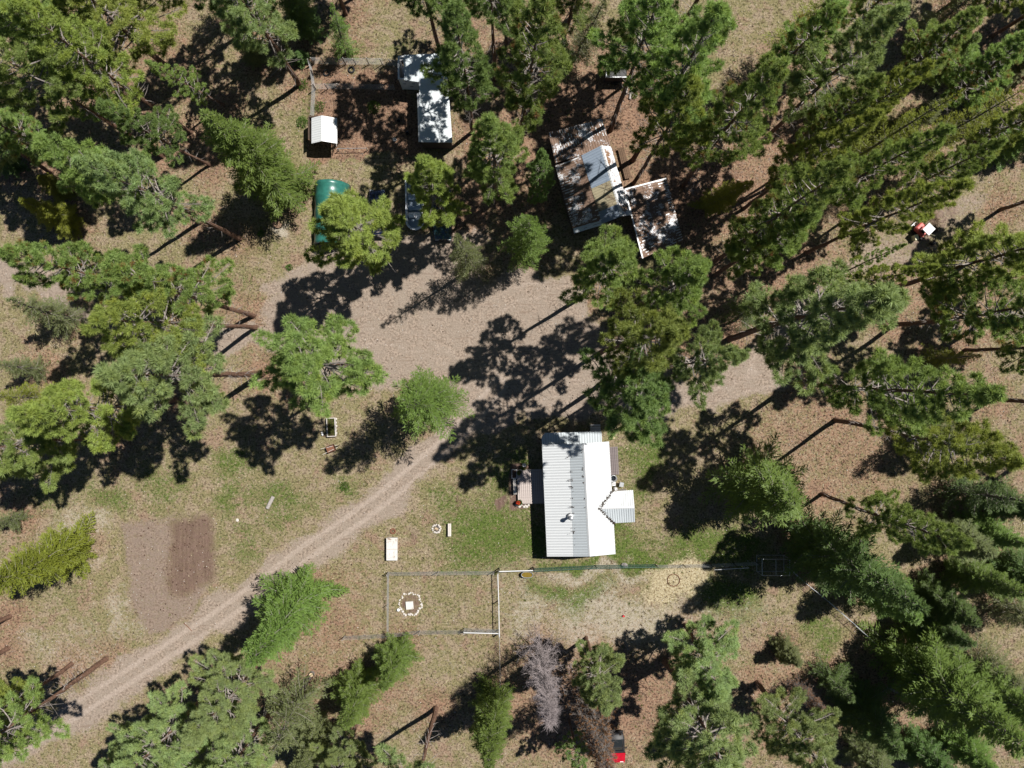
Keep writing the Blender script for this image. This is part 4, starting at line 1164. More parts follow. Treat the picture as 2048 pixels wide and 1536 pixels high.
def bench(label, c, L_, w, h, rz, m, seat=2):
    t = thing('bench', label, 'bench', (c.x, c.y, 0), rz)
    for k in range(seat):
        MB().bbox(((k - (seat - 1) / 2) * w / seat, 0, h - .03), (w / seat - .012, L_, .06), .012).build('seat_plank', m, t)
    for s in (-1, 1):
        MB().box((0, s * L_ * .38, (h - .06) / 2), (w * .8, .07, h - .06)).build('leg', m, t)
    return t
bench('long narrow pale bench along the west edge of the plank deck', W(1029.5, 973, .45), 1.62, .33, .45, math.radians(2.5), 'wood_pale')
bench('pale grey plank bench standing right of the stone fire ring', W(899, 1060, .5), 1.3, .34, .5, 0, 'wood_pale')
t = thing('log_bench', 'weathered grey half-log bench on the grass above the dirt road', 'bench', W(542, 1004), math.radians(-27))
b = MB(); pr = [(.0, .20), (.10, .19), (.17, .13), (.19, .05)]
V = []; F = []
for i, yy in enumerate((-.68, -.64, .64, .68)):
    s = .85 if i in (0, 3) else 1
    ring = [(-x * s, z) for x, z in pr[::-1]] + [(x * s, z) for x, z in pr[1:]]
    V += [(x, yy, z + .16) for x, z in ring]
m_ = 7
for i in range(3): F += [(i * m_ + k, i * m_ + (k + 1) % m_, (i + 1) * m_ + (k + 1) % m_, (i + 1) * m_ + k) for k in range(m_)]
F += [tuple(range(m_ - 1, -1, -1)), tuple(range(3 * m_, 4 * m_))]
b.add(V, F).build('seat', 'wood_grey', t)
for s in (-1, 1): MB().box((0, s * .45, .10), (.22, .16, .22)).build('leg', 'wood_grey', t)

def leaf_ball(name, c, r, n, mat, parent, seed, flat=.8, size=.10):
    r_ = np.random.default_rng(seed)
    d = unit(r_.normal(size=(n, 3))); d[:, 2] = np.abs(d[:, 2])
    B = np.asarray(c) + d * r * np.cbrt(r_.random((n, 1))) * np.array([1, 1, flat])
    V, F, T = blades(B, unit(d + r_.normal(0, .5, (n, 3))), np.full(n, size), np.full(n, size * .6), r_, r_.random((n, 3)))
    return link(name, tri_mesh(name, V, F, T, [mat]), parent)

def pot(label, c, r, h, m, flower=None, seed=1, z0=0.0):
    t = thing('flower_pot', label, 'planter', (c.x, c.y, z0))
    MB().lathe((0, 0, 0), [(r * .75, 0), (r, h), (r * .9, h), (r * .85, h - .05)], 14).build('pot', m, t, True)
    MB().lathe((0, 0, h - .09), [(r * .84, 0), (r * .3, .03)], 12).build('soil', 'soil', t)
    leaf_ball('foliage', (0, 0, h), r * 1.15, 160, 'shrub_green', t, seed)
    if flower: leaf_ball('flowers', (-r * .45, 0, h + .1), r * .7, 110, flower, t, seed + 1)
    return t
pot('dark tub of red flowers at the lower left corner of the plank deck', W(1039, 1003), .27, .62, 'plastic_black', 'flower_red', 5)
pot('leafy green pot plant at the upper left corner of the plank deck', W(1038, 944), .22, .60, 'terracotta', None, 8)
pot('dark brown tub standing above the plank deck', W(1047, 934), .24, .45, 'wood_brown', None, 9)
t = thing('planter_box', 'white open planter box beside the upper left corner of the plank deck', 'planter', W(1028.5, 947))
for x, y, sx, sy in ((-.24, 0, .05, .9), (.24, 0, .05, .9), (0, -.43, .43, .05), (0, .43, .43, .05)):
    MB().box((x, y, .2), (sx, sy, .4)).build('side_panel', 'metal_white', t)
MB().box((0, 0, .14), (.43, .8, .26)).build('soil', 'soil', t)
t = thing('garden_spinner', 'metal spinner ornament on a pole above the plank deck', 'ornament', W(1048, 926))
MB().tube((0, 0, 0), (0, 0, 1.75), .022, n=8).build('pole', 'metal_galv', t)
MB().torus((0, 0, 1.77), .15, .035, 16, 6).build('ring', 'metal_galv', t, True)
b = MB()
for k in range(8):
    a = k * math.pi / 4; b.tube((0, 0, 1.77), (.14 * math.cos(a), .14 * math.sin(a), 1.77), .012, .02, 5)
b.build('blade', 'metal_galv', t)
# mulch bed border stones by the deck
r_ = random.Random(4)
for k in range(9):
    c = W(1032 + k * 3.0 + r_.uniform(-1, 1), 1012 + r_.uniform(-2.2, 2.2))
    s = r_.uniform(.07, .15)
    o = MB().blob((0, 0, s * .6), (s * 1.2, s, s * .75), 40 + k).build('garden_stone', 'stone_pale', None, False)
    o.location = (c.x, c.y, 0)
    tag(o, ['leftmost', 'second from the left', 'third from the left', 'fourth from the left', 'middle', 'fourth from the right', 'third from the right', 'second from the right', 'rightmost'][k] + ' pale edging stone in the row below the plank deck', 'stone', 'pale stones edging the planting bed below the plank deck')
# steps at the north end
t = thing('wooden_steps', 'pale slatted wooden steps at the north end of the white-roofed house', 'steps', W(1189, 858))
for k in range(4):
    MB().bbox((.05, -.32 + k * .235, .62 - k * .14), (1.05, .2, .05), .01).build('tread', 'wood_pale', t)
for s in (-.42, .52):
    MB().box((s, .03, .28), (.06, .95, .2), 0, 1, math.radians(-30)).build('stringer', 'wood_grey', t)
b = MB(); b.tube((-.62, -.35, 0), (-.62, -.35, 1.1), .035, n=6); b.tube((-.62, .3, 0), (-.62, .3, .8), .035, n=6); b.tube((-.62, -.35, 1.1), (-.62, .3, .8), .03, n=6)
b.build('handrail', 'metal_black', t)
t = thing('stump', 'round chopping-block log standing off the house corner near the steps', 'stump', W(1226, 873))
MB().lathe((0, 0, 0), [(.26, 0), (.23, .1), (.22, .52)], 14).build('log', 'bark_grey', t)
MB().lathe((0, 0, .521), [(.20, 0), (.19, .012)], 14).build('cut_face', 'cut_wood', t)
t = thing('utility_sink', 'dark oval basin at the end of the narrow east deck', 'basin', W(1226, 956))
MB().lathe((0, 0, 0), [(.30, 0), (.36, .55), (.31, .55), (.27, .2)], 16).build('basin', 'metal_galv', t, True)
MB().lathe((0, 0, .22), [(.26, 0), (.05, .01)], 16).build('water', 'glass_dark', t)
t = thing('propane_tank', 'small white round tank against the east wall below the narrow deck', 'tank', W(1229, 976))
MB().lathe((0, 0, 0), [(.17, 0), (.17, .06), (.2, .08), (.2, .75), (.15, .9), (.05, .95)], 18).build('tank_body', 'metal_white', t, True)
MB().torus((0, 0, 1.0), .10, .02, 14, 6).build('collar', 'metal_white', t)
t = thing('white_crate', 'white slatted crate between the basin and the round tank', 'crate', W(1227, 967))
for k in range(3): MB().box((0, -.14 + k * .14, .3), (.34, .09, .03)).build('slat', 'pvc_white', t)
for s in (-1, 1): MB().box((s * .16, 0, .14), (.03, .36, .28)).build('side_panel', 'pvc_white', t)
t = thing('folding_chair', 'grey folding chair on the grass east of the white-roofed house', 'chair', W(1242, 968), math.radians(80))
MB().bbox((0, 0, .43), (.46, .44, .03), .01).build('seat', 'metal_galv', t)
MB().box((0, .24, .72), (.46, .03, .34), 0, 1, math.radians(-14)).build('backrest', 'metal_galv', t)
for sx in (-1, 1):
    for sy in (-1, 1):
        MB().tube((sx * .2, sy * .28, 0), (sx * .2, -sy * .12, .44), .014, n=6).build('leg', 'metal_black', t)

# ------------------------------------------------------------------ old cabin with littered roofs
def cabin():
    o = W(1220, 380)
    t = thing('cabin', 'old cabin with rust-brown needle litter over white ribbed roofs', 'cabin', o)
    # north wing
    a0, a1, a2, a3 = W(1097, 266, 2.55), W(1204, 238, 2.55), W(1222, 292, 2.95), W(1111, 326, 2.95)
    ribbed((a3, a2), (a0, a1), .26, .04, jag=.10, seed=6).build('roof_panel', 'roof_litter', t, local=False)
    # west slope lower part
    l0, l1 = W(1110, 331, 2.6), W(1148, 466, 2.6)
    m0, m1 = W(1165, 310, 3.45), W(1206, 447, 3.45)
    r0, r1 = W(1203, 291, 4.1), W(1244, 432, 4.1)
    ribbed((m0, m1), (l0, l1), .26, .04, jag=.04, seed=7).build('roof_panel', 'roof_litter', t, local=False)
    up = Vector((0, 0, .05)); dn = (m0 - r0).normalized() * .12
    for f0, f1, m in ((0, .485, 'roof_old_blue'), (.487, .825, 'roof_olive'), (.827, 1, 'roof_old_blue')):
        ribbed((lerp(r0, r1, f0) + up, lerp(r0, r1, f1) + up), (lerp(m0, m1, f0) + dn + up, lerp(m0, m1, f1) + dn + up), .26, .03, seed=8).build('roof_panel', m, t, local=False)
    # east strip
    e0, e1 = W(1222, 293, 3.75), W(1262, 430, 3.75)
    ribbed((r0, r1), (e0, e1), .26, .03, jag=.03).build('roof_panel', 'roof_litter_light', t, local=False)
    b = MB(); u = Vector((0, 0, .09)); q = (e0 - r0).normalized() * .16; q2 = (m0 - r0).normalized() * .16
    b.add([r0 + u, r1 + u, r1 + q + u * .6, r0 + q + u * .6, r0 + q2 + u * .6, r1 + q2 + u * .6], [(0, 1, 2, 3), (1, 0, 4, 5)])
    b.build('ridge_cap', 'metal_white', t, local=False)
    # bare end sheet along the south eave
    s0, s1, s2, s3 = W(1146, 457, 2.68), W(1206, 440, 3.50), W(1207, 449, 3.5), W(1148, 467, 2.64)
    MB().add([s0, s1, s2, s3], [(3, 2, 1, 0)]).build('eave_flashing', 'roof_blue_white', t, local=False)
    # east lean-to
    c0, c1, c2, c3 = W(1248, 378, 2.75), W(1332, 356, 2.2), W(1366, 481, 2.2), W(1284, 517, 2.75)
    ribbed((c0, c3), (c1, c2), .28, .05, jag=.12, seed=9).build('roof_panel', 'roof_litter', t, local=False)
    b = MB(); u = Vector((0, 0, .07)); w = (c1 - c0).normalized() * .14
    b.add([c0 + u, c3 + u, c3 + w + u, c0 + w + u], [(0, 1, 2, 3)]); b.add([c0 + u, c1 + u, c1 + u + (c3 - c0).normalized() * .13, c0 + u + (c3 - c0).normalized() * .13], [(3, 2, 1, 0)])
    b.build('edge_trim', 'metal_white', t, local=False)
    bare_ribs(t, (a3, a2), (a0, a1), .26, 110, 3, 1.2, .35)
    bare_ribs(t, (m0, m1), (l0, l1), .26, 100, 4, .8, .25)
    bare_ribs(t, (c0, c3), (c1, c2), .28, 150, 5, 3.0, .45)
    # walls
    def inset(P, k):
        c = sum(P, Vector()) / len(P)
        return [Vector((lerp(p, c, k).x, lerp(p, c, k).y, 0)) for p in P]
    P = inset([l0, l1, W(1244, 432, 2.6), W(1203, 291, 2.6)][0:4], .07)
    MB().prism([P[0], P[1], P[2], P[3]], -.02, [2.45, 2.45, 3.7, 3.7]).build('wall', 'siding_dark', t, local=False)
    P = inset([a0, a3, a2, a1], .07)
    MB().prism(P, -.02, [2.4, 2.7, 2.7, 2.4]).build('wall', 'siding_dark', t, local=False)
    for p in (c1, lerp(c1, c2, .5), c2, lerp(c1, c2, .02) * .0 + lerp(c0, c3, .98)):
        MB().box((p.x + (o.x - p.x) * .03, p.y, p.z / 2 - .04), (.12, .12, p.z - .1)).build('post', 'wood_brown', t, local=False)
    MB().prism(inset([W(1262, 384), W(1290, 512), W(1310, 505), W(1285, 378)], .02), -.02, 2.2).build('wall', 'siding_dark', t, local=False)
cabin()
deck('porch_deck', 'needle-strewn plank porch on the east side of the old cabin', W(1234, 299), W(1247, 296), W(1249, 360), 4, .35, 'wood_brown')

# ------------------------------------------------------------------ L-shaped shed
def l_shed():
    o = W(850, 200)
    t = thing('shed', 'L-shaped shed with bluish tin roof and house-wrapped wall by the pens', 'shed', o)
    a = [W(807, 110, 2.7), W(894, 106, 2.7), W(896, 172, 2.95), W(808, 160, 2.95)]
    ribbed((a[3], a[2]), (a[0], a[1]), .3, .02, seed=11).build('roof_panel', 'roof_blue_white', t, local=False)
    b_ = [W(838, 162, 3.06), W(896, 166, 2.66), W(905, 285, 2.66), W(840, 284, 3.06)]
    ribbed((b_[0], b_[3]), (b_[1], b_[2]), .3, .02, seed=12).build('roof_panel', 'roof_blue_white', t, local=False)
    c_ = [W(834, 187, 2.8), W(838.5, 187, 2.98), W(841, 284, 2.98), W(837, 284, 2.8)]
    MB().add(c_, [(3, 2, 1, 0)]).build('eave_flashing', 'metal_white', t, local=False)
    # wrapped wall facing the pens
    w0, w1 = W(798, 158, 2.6), W(842, 160, 2.6)
    base = lambda p: Vector((p.x, p.y, -.02))
    th = Vector((0, .12, 0))
    MB().prism([base(w0), base(w1), base(w1) + th, base(w0) + th], -.02, 2.6).build('wall', 'house_wrap', t, local=False)
    for fx, zz in ((.32, 2.05), (.62, 1.55), (.2, 1.45), (.5, .85), (.85, 2.1)):   # printed marks on the wrap
        c = lerp(w0, w1, fx); b2 = MB(); pts = []
        for k in range(10):
            an = 2 * math.pi * k / 10
            pts.append((c.x + .26 * math.cos(an), c.y - .004, zz + .10 * math.sin(an)))
        b2.add(pts, [tuple(range(10))]).build('printed_mark', 'roof_old_blue', t, local=False)
    # open white-framed bay on the west end
    f0, f1 = W(797, 113, 2.75), W(797, 158, 2.7)
    for p, q in ((f0, f1), (f0, W(807, 113, 2.75))):
        c = (p + q) / 2; d = q - p
        MB().box((c.x, c.y, c.z - .1), (max(abs(d.x), .1) + .05, max(abs(d.y), .1) + .05, .2)).build('fascia', 'metal_white', t, local=False)
    MB().prism([base(f1), base(f1) + Vector((.1, 0, 0)), base(f0) + Vector((.1, 0, 0)), base(f0)], -.02, 2.5).build('wall', 'house_wrap', t, local=False)
    bz = W(803, 117, 2.4); MB().box((bz.x, bz.y, 2.3), (.4, .4, .3)).build('shelf_box', 'metal_white', t, local=False)
    # other walls
    MB().prism([W(821, 176), W(898, 180), W(896, 136), W(821, 137)], -.02, 2.6).build('wall', 'siding_dark', t, local=False)
    MB().prism([W(849, 298), W(905, 298), W(897, 192), W(848, 192)], -.02, [2.9, 2.55, 2.55, 2.9]).build('wall', 'siding_dark', t, local=False)
    # dark lean panel leaning in the bay
    p = W(812, 152, 2.2); MB().add([p, p + Vector((.7, 0, 0)), p + Vector((.35, .5, .7))], [(0, 1, 2)]).build('canvas_flap', 'metal_black', t, local=False)
l_shed()

# ------------------------------------------------------------------ small white shed
def small_shed():
    o = W(650, 270)
    t = thing('small_shed', 'small open-fronted shed with white gabled metal roof', 'shed', o)
    rz, ez = 2.75, 2.2
    r0, r1 = W(643, 231, rz), W(643.5, 282, rz)
    w0, w1 = W(623, 236, ez), W(623, 287, ez)
    e0, e1 = W(674, 236, ez + .1), W(674.5, 287, ez + .1)
    ribbed((r0, r1), (w0, w1), .24, .02).build('roof_panel', 'roof_white', t, local=False)
    ribbed((r0, r1), (e0, e1), .24, .012).build('roof_panel', 'metal_white', t, local=False)
    for x, y in ((629, 292), (671, 293), (629, 248), (671, 249), (650, 292)):
        p = W(x, y); MB().box((p.x, p.y, ez / 2 - .03), (.1, .1, ez - .06)).build('post', 'wood_brown', t, local=False)
    MB().prism([W(629, 249), W(671, 250), W(671, 247), W(629, 246)], -.02, 2.15).build('wall', 'siding_dark', t, local=False)
    MB().prism([W(627.5, 291), W(629.5, 291), W(629.5, 249), W(627.5, 249)], -.02, 2.1).build('wall', 'siding_dark', t, local=False)
    for k in range(3):
        p, q = W(672, 251, .5 + .5 * k), W(673, 293, .5 + .5 * k)
        MB().tube(p, q, .04, n=5).build('rail', 'wood_grey', t, local=False)
    p = W(640, 294); q = W(655, 294)
    for c, an in ((p, .3), (W(652, 293), -.3)):
        MB().box((c.x, c.y, 1.9), (.12, .03, .45), an).build('tool_handle', 'metal_white', t, local=False)
small_shed()

# ------------------------------------------------------------------ green arched shelter
def shelter():
    c = W(666, 432)
    t = thing('tarp_shelter', 'arched green tarpaulin shelter half hidden under a pine', 'shelter', (c.x, c.y, 0), math.radians(-1))
    Wd, Ln, Hh = 3.5, 6.2, 2.5
    V = []; F = []; n, m = 18, 22
    for i in range(m + 1):
        y = -Ln / 2 + Ln * i / m
        sag = .06 * (0.5 - 0.5 * math.cos(2 * math.pi * (i % 5.5) / 5.5))
        for k in range(n + 1):
            a = math.pi * k / n
            x = Wd / 2 * math.cos(a) * (1.0 - .06 * math.sin(a)); z = Hh * math.sin(a) ** .8
            V.append((x * (1 - sag * .5), y, max(z * (1 - sag) + .02 * math.sin(i * 2.3 + k * 1.7), 0)))
    for i in range(m):
        for k in range(n):
            a = i * (n + 1) + k
            F.append((a, a + 1, a + n + 2, a + n + 1))
    o = MB().add(V, F).build('tarpaulin', 'tarp_green', t, True)
    md = o.modifiers.new('thick', 'SOLIDIFY'); md.thickness = .02
    for i in range(5):
        y = -Ln / 2 + .02 + (Ln - .04) * i / 4
        pts = [(Wd / 2 * .95 * math.cos(math.pi * k / 10), y, Hh * .93 * math.sin(math.pi * k / 10) ** .8) for k in range(11)]
        MB().path(pts, .03, 5).build('hoop', 'metal_galv', t)
    MB().add([(Wd / 2 * .93 * math.cos(math.pi * k / 10), Ln / 2 - .05, Hh * .92 * math.sin(math.pi * k / 10) ** .8) for k in range(11)], [tuple(range(11))]).build('end_flap', 'tarp_green', t)
shelter()

# ------------------------------------------------------------------ vehicles
def car(name, label, cat, c, rz, paint, Ln=4.8, Wd=1.85, pickup=False, top=None):
    """front points to local -y"""
    t = thing(name, label, cat, (c.x, c.y, 0), rz)
    h = Wd / 2
    # body: lofted cross sections along y (y, half width, top z)
    if pickup:
        S = [(-Ln / 2, h * .80, .62), (-Ln / 2 + .12, h * .93, .88), (-Ln / 2 + 1.1, h, 1.02), (-Ln / 2 + 1.45, h, 1.06), (Ln / 2 - .3, h, 1.04), (Ln / 2, h * .96, .98)]
        cab = (-Ln / 2 + 1.35, -Ln / 2 + 3.1); rf = 1.78
    else:
        S = [(-Ln / 2, h * .72, .55), (-Ln / 2 + .15, h * .90, .72), (-Ln / 2 + 1.0, h * .99, .86), (-Ln / 2 + 1.4, h, .92), (Ln / 2 - 1.0, h, .95), (Ln / 2 - .15, h * .92, .88), (Ln / 2, h * .75, .66)]
        cab = (-Ln / 2 + 1.2, Ln / 2 - .55); rf = 1.48
    V = []; F = []
    for y, w, z in S:
        V += [(-w * .94, y, .25), (-w, y, .5), (-w * .97, y, z - .08), (-w * .86, y, z), (0, y, z + .035), (w * .86, y, z), (w * .97, y, z - .08), (w, y, .5), (w * .94, y, .25)]
    for i in range(len(S) - 1):
        for k in range(8): F.append((i * 9 + k, (i + 1) * 9 + k, (i + 1) * 9 + k + 1, i * 9 + k + 1))
        F.append((i * 9 + 8, (i + 1) * 9 + 8, (i + 1) * 9, i * 9))
    F += [tuple(range(9)), tuple(range(len(S) * 9 - 1, len(S) * 9 - 10, -1))]
    bd = MB().add(V, F).build('body', paint, t, True)
    y0, y1 = cab; z0 = S[3][2] - .04
    k0, k1 = (.62, .35) if pickup else (.75, .7)
    A = [(-h * .86, y0, z0), (h * .86, y0, z0), (h * .88, y1, z0), (-h * .88, y1, z0)]
    R = [(-h * .66, y0 + k0, rf), (h * .66, y0 + k0, rf), (h * .68, y1 - k1 * .8, rf), (-h * .68, y1 - k1 * .8, rf)]
    MB().add(A + R, [(4, 5, 6, 7), (0, 1, 5, 4), (1, 2, 6, 5), (2, 3, 7, 6), (3, 0, 4, 7)]).build('cabin', top or paint, t)
    def pane(nm, i, j, k, l, lo=.1, hi=.9, s=.07):
        a, b, c_, d = (Vector(x) for x in (A[i], A[j], R[j], R[i]))
        p0, p1 = lerp(a, d, lo), lerp(b, c_, lo); p2, p3 = lerp(b, c_, hi), lerp(a, d, hi)
        p0, p1 = lerp(p0, p1, s), lerp(p1, p0, s); p2, p3 = lerp(p2, p3, s), lerp(p3, p2, s)
        n = (p1 - p0).cross(p3 - p0).normalized() * .012
        if n.z < 0: n = -n
        MB().add([p0 + n, p1 + n, p2 + n, p3 + n], [(0, 1, 2, 3)]).build(nm, 'glass_dark', t)
    pane('windshield', 0, 1, 0, 0); pane('rear_window', 2, 3, 0, 0); pane('side_window', 1, 2, 0, 0); pane('side_window', 3, 0, 0, 0)
    if pickup:
        MB().box((0, (y1 + Ln / 2) / 2, 1.09), (Wd * .78, Ln / 2 - y1 - .25, .05)).build('bed_floor', 'metal_black', t)
    for sx in (-1, 1):
        for yy in (-Ln / 2 + .85, Ln / 2 - .9):
            w = MB().torus((0, 0, 0), .25, .095, 18, 8, 1.1).build('wheel', 'rubber', t, True)
            w.location = (sx * (h - .1), yy, .335); w.rotation_euler = (0, math.pi / 2, 0)
            MB().lathe((0, 0, -.05), [(.19, 0), (.19, .10)], 12).build('rim', 'metal_galv', w)
        MB().bbox((sx * h * .62, -Ln / 2 + .06, .66), (.36, .12, .14), .02).build('headlight', 'lamp_glass', t)
        MB().box((sx * (h + .08), y0 + .45, 1.05), (.16, .1, .12)).build('mirror', 'plastic_black', t)
    MB().bbox((0, -Ln / 2 - .01, .42), (Wd * .92, .14, .22), .03).build('bumper', 'metal_black', t)
    MB().bbox((0, Ln / 2 + .01, .44), (Wd * .92, .12, .22), .03).build('bumper', 'metal_black', t)
car('parked_car', 'dark navy car parked between green tarp shelter and boat', 'car', W(757, 430), math.pi, 'paint_navy')
car('pickup_truck', 'dark teal pickup parked to the right of the boat', 'pickup', W(886, 432), 0.02, 'paint_teal', 5.2, 1.9, True)
car('utility_vehicle', 'red utility vehicle with dark cab at the bottom edge under a rust-brown dead tree', 'vehicle', W(1231, 1497, .9), 0.03, 'metal_black', 3.0, 1.95, False, 'metal_black')
uv = bpy.data.objects['utility_vehicle']
MB().add([(-.93, -1.52, .70), (.93, -1.52, .70), (.97, -.42, 1.0), (-.97, -.42, 1.0), (-.98, -1.55, .45), (.98, -1.55, .45), (1.0, -.42, .5), (-1.0, -.42, .5)], [(0, 1, 2, 3), (4, 5, 1, 0), (5, 6, 2, 1), (7, 4, 0, 3)]).build('hood', 'paint_red', uv)

def boat():
    c = W(832, 414)
    t = thing('boat', 'open white-rimmed boat on a trailer with rounded bow', 'boat', (c.x, c.y, 0), math.radians(1.0))
    Ln, Wd, z = 5.2, 1.85, 1.05
    def outline(off, zz, n=12):
        w = Wd / 2 - off; pts = []
        yb = -Ln / 2 + Wd / 2
        pts.append((w, Ln / 2 - off, zz))
        for k in range(n + 1):
            a = math.pi * k / n
            pts.append((w * math.cos(a), yb - (Wd / 2 * .95 - off) * math.sin(a), zz))
        pts.append((-w, Ln / 2 - off, zz))
        return pts
    def loft(rings, name, m, closed_bottom=False, parent=t):
        n = len(rings[0]); V = [p for r in rings for p in r]; F = []
        for i in range(len(rings) - 1):
            for k in range(n): F.append((i * n + k, i * n + (k + 1) % n, (i + 1) * n + (k + 1) % n, (i + 1) * n + k))
        if closed_bottom: F.append(tuple(range((len(rings) - 1) * n, len(rings) * n)))
        return MB().add(V, F).build(name, m, parent)
    loft([outline(.02, z - .02), outline(.08, z - .3), outline(.4, .45)], 'hull', 'boat_white', True)
    loft([outline(0, z), outline(0, z + .06), outline(.10, z + .06), outline(.10, z)], 'gunwale', 'boat_white')
    loft([outline(.13, z - .01), outline(.13, z + .05), outline(.20, z + .05), outline(.20, z - .01)], 'inner_rail', 'boat_white')
    loft([outline(.10, z), outline(.22, z - .45)], 'inner_side', 'metal_black')
    MB().add(outline(.22, z - .44), [tuple(range(len(outline(.2, 0))))]).build('floor', 'boat_blue', t)
    for yy, d in ((.75, .5), (1.75, .45), (-.35, .4)):
        MB().bbox((0, yy, z - .26), (Wd - .48, d, .34), .04).build('seat', 'boat_blue', t)
    MB().bbox((-.32, -1.05, z - .16), (.62, .46, .44), .06).build('console', 'boat_white', t)
    MB().bbox((.30, -1.25, z - .18), (.5, .55, .40), .08).build('console', 'boat_white', t)
    MB().add([(-.6, -.85, z + .28), (.55, -.85, z + .28), (.62, -1.08, z + .02), (-.66, -1.08, z + .02)], [(0, 1, 2, 3)]).build('windscreen', 'lamp_glass', t)
    MB().bbox((0, Ln / 2 + .16, z - .05), (.4, .42, .62), .08).build('outboard_motor', 'plastic_black', t)
    b = MB()
    for s in (-1, 1): b.tube((s * .55, -Ln / 2 + .4, .42), (s * .55, Ln / 2 - .3, .42), .05, n=6); b.tube((s * .55, -Ln / 2 + .4, .42), (0, -Ln / 2 + .15, .40), .05, n=6)
    b.build('trailer_frame', 'metal_galv', t)
    for s in (-1, 1):
        w = MB().torus((0, 0, 0), .2, .085, 16, 8).build('wheel', 'rubber', t, True); w.location = (s * .82, .8, .285); w.rotation_euler = (0, math.pi / 2, 0)
        MB().box((s * .7, .8, .30), (.3, .07, .07)).build('axle_stub', 'metal_galv', t)
    MB().tube((0, -Ln / 2 + .25, 0), (0, -Ln / 2 + .25, .42), .03, n=6).build('jack', 'metal_galv', t)
boat()

def digger():
    c = W(1838, 464)
    t = thing('digger', 'small faded red digger with white canopy beside a brown brush heap', 'digger', (c.x, c.y, 0), math.radians(45))
    t.scale = (.85, .85, .85)
    for s in (-1, 1):
        b = MB()
        prof = [(-.75, .0), (.75, .0), (.9, .2), (.75, .42), (-.75, .42), (-.9, .2)]
        V = [(s * .5 - .15, y, z) for y, z in prof] + [(s * .5 + .15, y, z) for y, z in prof]
        b.add(V, [tuple(range(5, -1, -1)), tuple(range(6, 12))] + [(k, (k + 1) % 6, 6 + (k + 1) % 6, 6 + k) for k in range(6)]).build('track', 'rubber', t)
    MB().bbox((0, .1, .62), (1.05, 1.3, .42), .06).build('body', 'paint_faded_red', t)
    MB().bbox((0, .62, .95), (1.0, .62, .5), .12).build('engine_cover', 'paint_faded_red', t)
    for sx in (-1, 1):
        for yy in (-.42, .32): MB().tube((sx * .45, yy, .8), (sx * .45, yy, 1.98), .03, n=6).build('canopy_post', 'metal_black', t)
    MB().bbox((0, -.08, 2.02), (1.12, 1.05, .09), .03).build('canopy', 'metal_white', t)
    MB().bbox((0, -.05, 1.0), (.45, .45, .32), .05).build('seat', 'plastic_black', t)
    b = MB(); b.tube((0.1, -.5, .75), (0.1, -1.25, 1.75), .09, .08, 6).build('boom', 'paint_cream', t)
    MB().tube((0.1, -1.25, 1.75), (0.1, -2.0, .75), .07, .06, 6).build('arm', 'metal_black', t)
    MB().bbox((0.1, -2.05, .32), (.42, .36, .6), .06).build('bucket', 'metal_black', t)
    MB().box((0, 1.25, .28), (1.2, .08, .34)).build('blade', 'metal_white', t)
    MB().box((0, 1.02, .28), (.1, .42, .1)).build('blade_arm', 'metal_white', t)
digger()
t = thing('storage_box', 'pale cream box on the dirt just left of the small red digger', 'box', W(1826, 477), .2)
MB().bbox((0, 0, .33), (.34, .52, .66), .02).build('box', 'paint_cream', t)
MB().bbox((0, 0, .69), (.38, .56, .06), .015).build('lid', 'paint_cream', t)

def twig_pile(name, label, c, r, n, hgt, m, seed, cat='pile'):
    r_ = random.Random(seed); b = MB()
    for k in range(n):
        a = r_.uniform(0, 6.28); q = r * math.sqrt(r_.random())
        x, y = q * math.cos(a), q * math.sin(a); z = max(.03, hgt * (1 - q / r) * r_.random() + .03)
        an = r_.uniform(0, 6.28); l = r_.uniform(.3, .9) * min(1, r)
        b.tube((x - l / 2 * math.cos(an), y - l / 2 * math.sin(an), max(.02, z - .05)), (x + l / 2 * math.cos(an), y + l / 2 * math.sin(an), z + r_.uniform(0, .12)), r_.uniform(.012, .03), .008, 3, False)
    o = b.build(name, m); o.location = (c.x, c.y, 0)
    return tag(o, label, cat)
twig_pile('brush_heap', 'brown heap of dry brush to the upper right of the small red digger', W(1852, 446), 1.3, 260, .9, 'wood_brown', 3, 'brush heap')
twig_pile('branch_heap', 'scatter of bleached sticks by the grey dead tree below the pen', W(1142, 1330), .9, 40, .4, 'dead_wood', 5, 'branches')
twig_pile('branch_heap', 'bleached branches lying right of the old cabin', W(1382, 372), .9, 40, .35, 'dead_wood', 6, 'branches')
twig_pile('branch_heap', 'grey twigs beside the pine trunk left of the dirt lane', W(190, 862), 1.1, 70, .4, 'wood_grey', 7, 'branches')
twig_pile('branch_heap', 'pale bare branches in the shade of the upper right pines', W(1630, 225), 1.4, 70, .6, 'dead_wood', 8, 'branches')

# ------------------------------------------------------------------ yard objects
def stones_ring(name, label, cat, c, R, n, s0, s1, seed, m='stone_pale', jit=.06):
    t = thing(name, label, cat, (c.x, c.y, 0))
    r_ = random.Random(seed)
    mm = [MB().blob((0, 0, .35), (1, .8, .62), 100 + k, .22).mesh('stone', m) for k in range(4)]
    for k in range(n):
        a = 2 * math.pi * k / n + r_.uniform(-.07, .07); q = R * (1 + r_.uniform(-jit, jit)); s = r_.uniform(s0, s1)
        o = link('stone', mm[r_.randrange(4)], t)
        o.location = (q * math.cos(a), q * math.sin(a), 0); o.scale = (s, s, s); o.rotation_euler = (0, 0, r_.uniform(0, 6.28))
    return t
t = stones_ring('fire_ring', 'fire pit ringed with pale stones on the lawn beside a bench', 'fire pit', W(873, 1057), .41, 12, .10, .15, 3)
MB().lathe((0, 0, 0), [(.33, .0), (.31, .03), (.1, .05)], 14).build('ash', 'ash', t)
